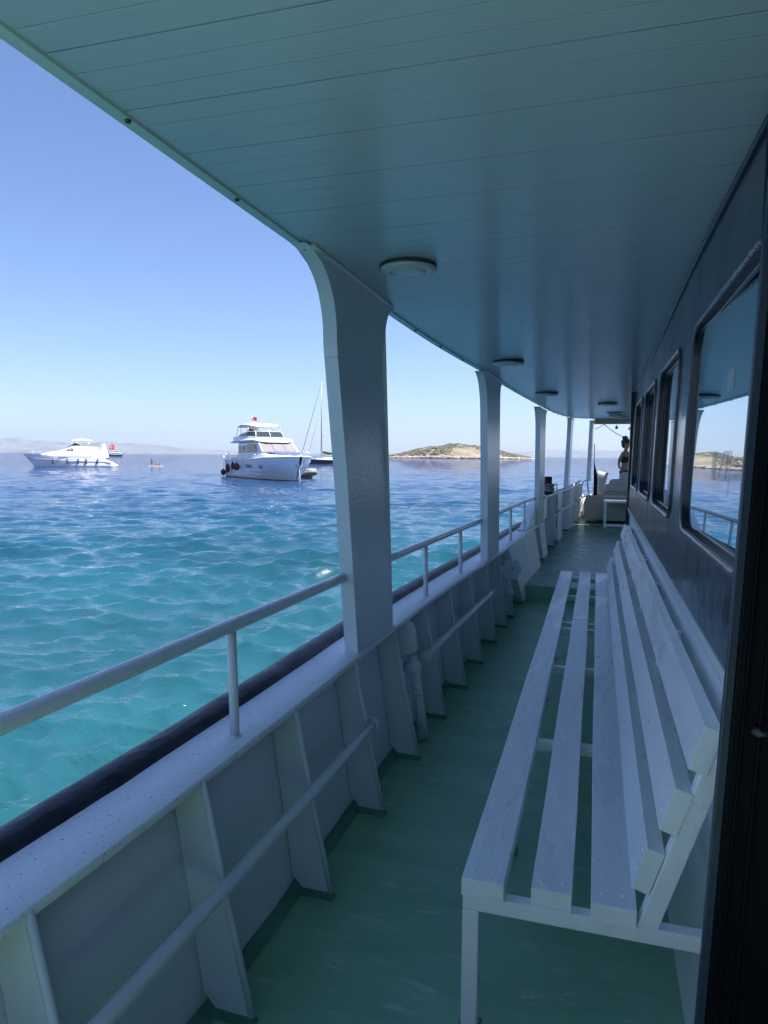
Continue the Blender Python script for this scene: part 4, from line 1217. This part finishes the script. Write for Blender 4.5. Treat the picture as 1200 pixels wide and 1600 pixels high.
    b = MB().box(-6.6,-5.7,-.55,.55,5.05,6.78).box(-4.6,-3.9,-1.4,-.4,5.05,5.9).box(-2.0,-1.2,-.9,.9,5.05,5.75); b.build('helm_console', GEL, root, .08)
    MB().lathe([(.3,0),(.33,.14),(.26,.32),(.1,.4),(.001,.41)], 18, Matrix.Translation((-5.8,-.05,7.1))).build('radar_dome', GEL, root)
    MB().lathe([(.19,-.02),(.24,0),(.19,.02)], 16, Matrix.Translation((-5.62,-.3,6.3)) @ Matrix.Rotation(math.radians(90),4,'Y')).build('horn_speaker', TINT, root)
    MB().tube([(-6.3,0,7.0),(-6.3,0,8.5)], .02, 6).build('antenna', STEEL, root)
    flag(root, Matrix.Translation((-6.3,0,8.0)) @ Matrix.Rotation(math.radians(20),4,'Z'), .8, .5)
    # foredeck
    b = MB(); R = []
    for x, w_, z in ((4.6,1.5,3.14),(5.2,1.65,3.22),(6.6,1.35,3.1),(7.2,.9,2.98)): R.append([(x,-w_,z-.1),(x,-w_,z+.16),(x,w_,z+.16),(x,w_,z-.1)])
    b.loft(R); b.build('sunpad', BLUEC, root, .05)
    railing([(x, -y, z) for x, y, z in ((-6,2.45,2.32),(-3.5,2.5,2.32),(-1,2.52,2.36),(1.5,2.52,2.45),(3.6,2.5,2.56),(5.4,2.4,2.66),(7.0,2.1,2.76),(8.4,1.5,2.83),(9.6,.85,2.88),(10.5,.3,2.9))], .62, root, mid=True)
    railing([(x, y, z) for x, y, z in ((-6,2.45,2.32),(-3.5,2.5,2.32),(-1,2.52,2.36),(1.5,2.52,2.45),(3.6,2.5,2.56),(5.4,2.4,2.66),(7.0,2.1,2.76),(8.4,1.5,2.83),(9.6,.85,2.88),(10.5,.3,2.9))], .62, root, mid=True)
    railing([(x, y, z) for x, y, z in ((-9.2,-2.3,2.35),(-8,-2.45,2.35),(-7,-2.45,2.35))], .9, root, name='stern_rail')
    MB().box(8.6,9.3,-.3,.3,2.84,3.05).box(9.6,10.5,-.12,.12,2.86,3.0).build('windlass', STEEL, root, .03)
    # portholes on both sides
    def hy(x, z):
        t = (x + L/2) / L
        for (a, b_) in zip(secs[:-1], secs[1:]):
            if a[0] <= t <= b_[0]:
                q = (t - a[0]) / (b_[0] - a[0]); hb = a[1] + (b_[1]-a[1])*q; hw = a[2] + (b_[2]-a[2])*q; dh = a[3] + (b_[3]-a[3])*q
                f_ = interp([(0,0),(.2,.22),(.5,.62),(.82,.96),(1,1)])(z/dh); return hw + (hb-hw)*f_
        return hb
    for sg in (-1, 1):
        for x in (.9, 2.0, 4.9):
            z = 1.62; y = hy(x, z)
            m = Matrix.Translation((x, sg*(y - .01), z)) @ Matrix.Rotation(math.radians(90), 4, 'X') @ Matrix.Diagonal((1.5,.8,1,1))
            MB().lathe([(.30,-.05),(.30,.05)], 16, m).build('porthole', TINT, root)
    # anchor pocket, anchor, chain
    MB().hexa([(9.35,-.35,2.15),(9.35,.35,2.15),(9.95,-.42,2.2),(9.95,.42,2.2),(9.6,-.5,2.45),(9.6,.5,2.45),(10.35,-.3,2.5),(10.35,.3,2.5)]).build('anchor_pocket', STEEL, root, .02)
    MB().box(10.0,10.12,-.05,.05,1.5,2.4).hexa([(9.95,-.4,1.9),(10.2,-.4,1.95),(9.95,.4,1.9),(10.2,.4,1.95),(9.95,-.02,1.5),(10.2,-.02,1.5),(9.95,.02,1.5),(10.2,.02,1.5)]).build('anchor', mat('galvanised_anchor', (.33,.34,.34), .6), root)
    b = MB(); 
    for k in range(26): b.lathe([(.05,-.03),(.075,0),(.05,.03)], 8, Matrix.Translation((10.06 + .015*k, 0, 1.6 - .075*k)))
    b.build('anchor_chain', mat('pale_chain', (.5,.5,.47), .6), root)
    # fenders hanging on the side: things of their own
    for k, (x, z, rx, rz_, lab) in enumerate(((-8.9,.55,.34,.42,'lowest round maroon fender at the stern corner of the large yacht'),(-6.7,1.15,.27,.62,'long maroon fender, second from the stern of the large yacht'),
                                (-4.2,1.55,.24,.5,'slim maroon fender, second from the bow end of the row on the large yacht'),(-1.9,1.45,.4,.46,'fat round maroon fender, the one nearest the bow of the large yacht'))):
        y = -(hy(x, z) + rx + .02)
        wc = Matrix.LocRotScale(c, root.rotation_euler, root.scale) @ Vector((x, y, z))
        fr = empty('fender', wc); tag(fr, lab, 'fender', 'maroon fenders along the large yacht')
        MB().lathe([(.001,-rz_),(rx*.6,-rz_*.85),(rx,-rz_*.35),(rx,rz_*.35),(rx*.6,rz_*.85),(.06,rz_),(.05,rz_+.08),(.001,rz_+.09)], 16).build('body', MAR, fr)
        top = 2.9 - z
        MB().tube([(0,0,rz_+.05),(.05,.1,top)], .02, 6).build('line', STEEL, fr)
big_yacht()

def rib(px, y, D, L, label, rz):
    c = Vector((D * math.sin(bearing(px)) / math.cos(bearing(px) + YAW), D * math.cos(bearing(px)) / math.cos(bearing(px) + YAW), WATER))
    root = empty('dinghy', c, rz); tag(root, label, 'dinghy')
    b = MB()
    P = [(-L/2,.85,.55),(0,.9,.55),(L*.3,.75,.65),(L*.45,.35,.8),(L*.5,0,.86),(L*.45,-.35,.8),(L*.3,-.75,.65),(0,-.9,.55),(-L/2,-.85,.55)]
    b.tube(P, [.2,.27,.27,.25,.24,.25,.27,.27,.2], 12); b.build('tube', GREYR, root)
    MB().loft([[(-L/2,-.75,.4),(-L/2,-.4,-.1),(-L/2,.4,-.1),(-L/2,.75,.4)],[(0,-.75,.4),(0,-.35,-.2),(0,.35,-.2),(0,.75,.4)],[(L*.3,-.5,.5),(L*.3,-.2,0),(L*.3,.2,0),(L*.3,.5,.5)],[(L*.47,-.05,.7),(L*.47,-.02,.5),(L*.47,.02,.5),(L*.47,.05,.7)]]).build('hull', GREYR, root)
    MB().box(-.5,.3,-.4,.4,.4,1.1).box(-1.4,-.7,-.6,.6,.4,.8).build('console', GEL, root, .06)
    MB().box(-L/2-.35,-L/2+.05,-.25,.25,.3,1.15).build('outboard', TINT, root, .06)
    MB().loft([[(-1.3,-.8,.95),(-1.3,.8,.95),(-1.3,.8,1.05),(-1.3,-.8,1.05)],[(1.6,-.6,1.1),(1.6,.6,1.1),(1.6,.5,1.22),(1.6,-.5,1.22)]]).build('cover', GELT, root, .05)
    return c
cdg = rib(478, 0, 92, 3.6, 'grey green inflatable dinghy with a pale cover, moored behind the bow of the large yacht', math.radians(-35))
fr = empty('fender', (cdg.x - 1.55, cdg.y - .9, WATER + 1.25)); tag(fr, 'bright red buoy fender between the large yacht and its dinghy', 'fender')
MB().lathe([(.001,-.4),(.25,-.28),(.33,0),(.2,.3),(.06,.42),(.001,.44)], 16).build('body', mat('red_buoy', (.5,.02,.04), .5), fr)

def at(px, D): 
    bb = bearing(px); d = D / math.cos(bb + YAW); return Vector((d * math.sin(bb), d * math.cos(bb), WATER))
def left_yacht():
    c = at(116.5, 152)
    rz = math.pi - (bearing(113.5)) + 0.10
    root = empty('motor_yacht', c, rz); root.scale = (.83, .92, 1.06); tag(root, 'long low white motor yacht in profile at the far left, red flag at its stern', 'motor yacht')
    # local +X = bow, to the left of the picture; starboard/port mirrored
    L = 18.4
    secs = [(0,2.2,2.0,.35,.1,-1.2),(.06,2.35,2.2,1.25,.0,-.5),(.13,2.4,2.25,1.75,0,0),(.35,2.45,2.3,1.8,0,0),(.55,2.45,2.1,1.95,0,0),(.72,2.3,1.6,2.2,0,.2),(.86,1.8,.9,2.42,.1,1.0),(.94,1.1,.4,2.55,.25,1.8),(1.0,.12,.05,2.62,.5,2.6)]
    hull_grid(L, 5, secs).build('hull', GEL, root)
    for sg in (-1, 1):
        MB().tube([((t*L - L/2) + ov*.62, sg*(hb + .0), dh*.62) for t, hb, hw, dh, kr, ov in secs[1:]], .06, 6).build('rub_rail', mat('silver_rub_rail', (.35,.36,.38), .4), root)
        MB().box(-4.6,4.0, sg*2.42 - .03, sg*2.42 + .03, 1.98, 2.1).build('side_stripe', TINT, root)
    cabin_loft([(-7.2,2.2,2.1,1.7,2.0),(-6.6,2.2,2.0,1.8,2.9),(-1.5,2.2,1.95,1.9,3.0),(2.5,2.1,1.8,2.0,3.2),(4.8,1.8,1.4,2.2,3.0),(7.6,1.0,.7,2.4,2.6)], GEL, 'deckhouse', root, .08, True)
    cabin_loft([(-5.8,1.9,1.8,2.9,3.9),(-2,1.9,1.75,2.9,4.05),(.9,1.8,1.6,3.0,4.05),(2.2,1.6,1.3,3.05,3.5),(3.8,1.2,.9,3.0,3.1)], GEL, 'flybridge', root, .08)
    for sg in (-1,1): MB().hexa([(.3,sg*1.80,3.15),(2.3,sg*1.56,3.2),(.3,sg*1.86,3.15),(2.3,sg*1.62,3.2),(.6,sg*1.75,3.75),(1.2,sg*1.55,3.7),(.6,sg*1.8,3.75),(1.2,sg*1.6,3.7)]).build('side_window', TINT, root)
    MB().hexa([(.6,-1.5,3.95),(1.7,-1.4,3.85),(.6,1.5,3.95),(1.7,1.4,3.85),(.5,-1.4,4.35),(.9,-1.3,4.3),(.5,1.4,4.35),(.9,1.3,4.3)]).build('windscreen', TINT, root)
    MB().loft([[(-1.2,-1.2,4.3),(-1.2,1.2,4.3),(-1.2,1.0,4.6),(-1.2,-1.0,4.6)],[(-.3,-1.2,4.3),(-.3,1.2,4.3),(-.3,.9,4.75),(-.3,-.9,4.75)],[(.5,-1,4.2),(.5,1,4.2),(.5,.8,4.35),(.5,-.8,4.35)]]).build('helm_cover', mat('dark_canvas', (.02,.02,.03), .9), root)
    b = MB(); P = []
    for i in range(9):
        t = i/8; x = -4.2 + 4.8*t; z = 5.1 + .45*math.sin(math.pi*(.15+.75*t)); P.append([(x,-1.5,z-.15),(x,-1.3,z),(x,0,z+.08),(x,1.3,z),(x,1.5,z-.15)])
    b.grid(P); b.grid([[(q_[0],q_[1],q_[2]-.03) for q_ in r_][::-1] for r_ in P]); b.build('bimini', GELT, root)
    b = MB()
    for sg in (-1,1): b.tube([(-2,sg*1.5,4.0),(-4.1,sg*1.45,5.05)], .03, 6).tube([(-2,sg*1.5,4.0),(.4,sg*1.45,5.3)], .03, 6).tube([(-2.4,sg*1.5,4.0),(-2.0,sg*1.45,5.5)], .03, 6)
    b.build('bimini_frame', STEEL, root)
    b = MB()
    for sg in (-1,1):
        b.hexa([(-8.2,sg*1.9,1.9),(-6.2,sg*1.9,1.9),(-8.2,sg*2.05,1.9),(-6.2,sg*2.05,1.9),(-7.3,sg*1.5,4.6),(-6.6,sg*1.5,4.6),(-7.3,sg*1.62,4.6),(-6.6,sg*1.62,4.6)])
    b.box(-7.3,-6.5,-1.6,1.6,4.55,4.72); b.build('radar_arch', GEL, root, .04)
    MB().tube([(-8.3,0,2.0),(-8.6,0,4.6)], .03, 6).build('flag_pole', STEEL, root)
    flag(root, Matrix.Translation((-8.55,0,4.1)) @ Matrix.Rotation(math.radians(180),4,'Z'), 1.3, 1.0)
    for sg in (-1, 1): railing([(x, sg*y, z) for x, y, z in ((2.5,2.35,2.1),(4.2,2.25,2.2),(6,1.95,2.35),(7.8,1.5,2.5),(9.5,.95,2.6),(11.2,.3,2.66))], .55, root)
    Mx = Matrix.LocRotScale(c, root.rotation_euler, root.scale)
    sd = 1 if (Mx @ Vector((0,3,0))).length < (Mx @ Vector((0,-3,0))).length else -1
    for k, x in enumerate((5.2, 1.9, -.6, -2.5, -5.2)):
        fr = empty('fender', Mx @ Vector((x, sd*(2.62 if x < 4 else 2.4), 1.1))); tag(fr, ['grey fender nearest the bow of the far left yacht', 'second grey fender from the bow of the far left yacht', 'middle grey fender of the far left yacht', 'second grey fender from the stern of the far left yacht', 'grey fender nearest the stern of the far left yacht'][k], 'fender', 'grey fenders along the far left yacht')
        fr.rotation_euler = (0, random.uniform(-.2,.2), 0)
        MB().lathe([(.001,-.55),(.15,-.48),(.2,-.3),(.2,.3),(.12,.5),(.04,.6),(.001,.62)], 12).build('body', mat('grey_fender_sock', (.10,.10,.12), .9) if k == 0 else bpy.data.materials['grey_fender_sock'], fr)
        MB().tube([(0,0,.55),(0,0,1.15)], .02, 6).build('line', STEEL, fr)
left_yacht()

def sailboat():
    D = 238; c = at(512, D); rz = math.pi - bearing(512) - .12
    root = empty('sailing_yacht', c, rz); tag(root, 'dark blue hulled sailing yacht with a tall bare mast, half hidden by the first pillar', 'sailing yacht')
    L = 17.0
    secs = [(0,1.4,1.1,1.25,.2,-.3),(.15,1.9,1.6,1.2,0,0),(.45,2.2,2.0,1.3,0,0),(.7,1.8,1.4,1.45,0,.1),(.88,1.0,.6,1.6,.1,.4),(1,.08,.04,1.75,.4,1.0)]
    hull_grid(L, 4, secs).build('hull', NAVYH, root)
    b = MB()
    for sg in (-1,1): b.tube([((t*L-L/2)+ov*1.0, sg*hb, dh+.05) for t,hb,hw,dh,kr,ov in secs], .10, 6)
    b.build('toe_rail', GEL, root)
    MB().add([((t*L-L/2)+ov, s_*hb*.98, dh + .06) for s_ in (-1,1) for t,hb,hw,dh,kr,ov in secs], [(i,i+1,len(secs)+i+1,len(secs)+i) for i in range(len(secs)-1)]).build('deck', GEL, root)
    cabin_loft([(-3.5,1.4,1.3,1.25,2.0),(1,1.4,1.2,1.3,2.1),(4,1.0,.8,1.4,1.7)], GEL, 'coachroof', root, .05)
    cabin_loft([(-4.4,1.3,1.2,1.9,2.9),(-2.6,1.3,1.1,2.0,2.9),(-1.8,1.2,1.0,2.0,2.3)], mat('sprayhood', (.03,.04,.08), .8), 'sprayhood', root, .05)
    mx = 2.2; H = 27.2
    MB().tube([(mx,0,1.4),(mx,0,H*.6),(mx,0,H)], [.16,.15,.10], 8).tube([(mx,0,H),(mx,0,H+.6)], .03, 6).build('mast', mat('mast_alloy', (.42,.41,.40), .5, .3), root)
    MB().tube([(mx,0,3.0),(mx-6.2,0,3.1)], .14, 8).build('boom', STEEL, root)
    P = [(mx-.3,0,3.9),(mx-1.2,0,3.75),(mx-2.5,0,3.5),(mx-4.5,0,3.35),(mx-6.0,0,3.25)]
    MB().tube(P, [.22,.42,.36,.3,.2], 8).build('furled_sail', mat('sail_cover', (.03,.035,.04), .9), root)
    b = MB().tube([(mx,0,H-.3),(9.2,0,1.8)], .09, 6)
    b.build('furled_genoa', mat('genoa_cover', (.12,.12,.16), .8), root)
    b = MB().tube([(mx,0,H*.72),(6.9,0,1.7)], .045, 6).tube([(mx,0,H),(-8.3,0,1.4)], .03, 6)
    for sg in (-1,1):
        b.tube([(mx,0,H-.4),(mx,sg*.95,H*.62),(mx,sg*1.3,H*.36),(mx,sg*2.1,1.4)], .03, 6)
    b.build('rigging', mat('rigging_wire', (.22,.22,.24), .6), root)
    b = MB()
    for q, w_ in ((.76,.8),(.58,1.15),(.34,1.45)): b.tube([(mx-.5*.0 - w_*.5,-w_,H*q),(mx,0,H*q+.1),(mx + w_*.2,w_,H*q)], .05, 6)
    b.build('spreaders', STEEL, root)
    for sg in (-1,1): railing([(x, sg*y, z) for x, y, z in ((-8,1.35,1.3),(-4,1.95,1.25),(0,2.15,1.3),(4,1.75,1.45),(7,.95,1.6),(9,.2,1.75))], .65, root, .03, name='guard_rail')
sailboat()

def small_ferry():
    c = at(179, 700); root = empty('passenger_boat', c, math.pi - bearing(179)); tag(root, 'tiny white passenger boat far off behind the flag of the left yacht', 'boat')
    hull_grid(15, 4, [(0,2,1.8,1.6,0,0),(.5,2.2,2,1.6,0,0),(.8,1.6,1.1,1.9,0,.3),(1,.1,.05,2.2,.3,1.0)]).build('hull', NAVYH, root)
    MB().box(-6.5,3.5,-1.7,1.7,1.6,3.6).box(-4.5,1.0,-1.5,1.5,3.6,5.2).build('deckhouse', GEL, root, .1)
    MB().box(-6,3,-1.74,1.74,2.4,3.1).box(-4,.6,-1.54,1.54,4.1,4.8).build('windows', TINT, root)
    MB().tube([(-1,0,5),(-1,0,7.5)], .08, 6).build('mast', STEEL, root)
small_ferry()

def paddlers():
    c = at(242.5, 163); rz = -bearing(242.5)
    r = empty('paddle_board', c, rz); tag(r, 'pale paddle board carrying three people, right of the left yacht', 'paddle board')
    b = MB(); R = []
    for x, w_ in ((-1.75,.12),(-1.4,.34),(-.5,.42),(.6,.42),(1.4,.3),(1.8,.08)): R.append([(x,-w_,.02),(x,-w_*1.05,.09),(x,-w_*.9,.16),(x,w_*.9,.16),(x,w_*1.05,.09),(x,w_,.02)])
    b.loft(R); b.build('board', mat('coral_board', (.55,.42,.40), .5), r, .02)
    S = [(0,0,.93,(.13,.15)),(0,0,1.2,(.11,.14)),(0,0,1.38,(.11,.17)),(0,0,1.48,.05),(0,0,1.62,(.09,.08)),(0,0,1.7,.06),
         (0,-.2,1.4,.055),(.1,-.26,1.15,.045),(.3,-.2,1.1,.035),(.38,-.16,1.12,.03),(0,.2,1.4,.055),(.1,.26,1.15,.045),(.3,.2,1.0,.035),(.38,.16,.98,.03),
         (0,-.1,.85,.09),(.04,-.11,.48,.065),(0,-.12,.1,.045),(.12,-.12,.03,.03),(0,.1,.85,.09),(.04,.11,.48,.065),(0,.12,.1,.045),(.12,.12,.03,.03)]
    E = [(0,1),(1,2),(2,3),(3,4),(4,5),(2,6),(6,7),(7,8),(8,9),(2,10),(10,11),(11,12),(12,13),(0,14),(14,15),(15,16),(16,17),(0,18),(18,19),(19,20),(20,21)]
    o = figure('person', S, E, SKIN, 1.0, 1, None, Matrix.LocRotScale(c, r.rotation_euler, None) @ Vector((-.75,0,.16)), rz + .6); tag(o, 'person in dark shorts standing on the paddle board with a paddle', 'person')
    P = []
    for z in (.98,.86,.66): P.append([(.16*math.cos(a), .19*math.sin(a), z) for a in [2*math.pi*k/12 for k in range(12)]])
    MB().loft(P).build('shorts', TINT, o); MB().ico((-.01,0,1.70), .10, 1).build('hair', HAIR, o)
    pd = MB().tube([(0,0,-.55),(0,0,1.5)], .02, 6).box(-.1,.1,-.02,.02,-.95,-.5); po = pd.build('paddle', TINT); po.location = Matrix.LocRotScale(c, r.rotation_euler, None) @ Vector((-.45,-.3,.75)); po.rotation_euler = (.2,.1,0)
    tag(po, 'thin dark paddle held by the standing person', 'paddle')
    T_ = [(0,0,.12,(.14,.15)),(-.04,0,.35,(.11,.14)),(-.02,0,.55,(.11,.17)),(0,0,.64,.05),(.02,0,.77,(.09,.08)),(.02,0,.85,.06),(0,-.2,.55,.05),(.1,-.24,.33,.042),(.28,-.18,.3,.03),(0,.2,.55,.05),(.1,.24,.33,.042),(.28,.18,.3,.03),
          (.1,-.1,.12,.09),(.45,-.14,.36,.06),(.62,-.14,.06,.045),(.1,.1,.12,.09),(.45,.14,.36,.06),(.62,.14,.06,.045)]
    E2 = [(0,1),(1,2),(2,3),(3,4),(4,5),(2,6),(6,7),(7,8),(2,9),(9,10),(10,11),(0,12),(12,13),(13,14),(0,15),(15,16),(16,17)]
    for k, (x, lab) in enumerate(((.1, 'person sitting in the middle of the paddle board'), (1.0, 'person sitting at the right end of the paddle board'))):
        p = figure('person', T_, E2, SKIN, 1.0, 1, None, Matrix.LocRotScale(c, r.rotation_euler, None) @ Vector((x,0,.16)), rz + (0 if k == 0 else 2.8)); tag(p, lab, 'person')
        MB().ico((-.0,0,.85), .105, 1).build('hair', HAIR, p)
paddlers()

for k, px in enumerate((903, 906, 909.5)):
    c = at(px, 7600); r = empty('wind_turbine', (c.x, c.y, 95), YAW); tag(r, ['left', 'middle', 'right'][k] + 'most of three faint wind turbines on the far hill crest' if k != 1 else 'middle one of three faint wind turbines on the far hill crest', 'wind turbine', 'wind turbines on the far hill')
    MB().tube([(0,0,-20),(0,0,62)], [2.0,1.2], 8).build('tower', GEL, r)
    b = MB()
    for a in (90, 210, 330): b.tube([(0,-2,62),(26*math.cos(math.radians(a+k*25)),-2,62+26*math.sin(math.radians(a+k*25)))], [1.1,.4], 6)
    b.build('rotor', GEL, r)
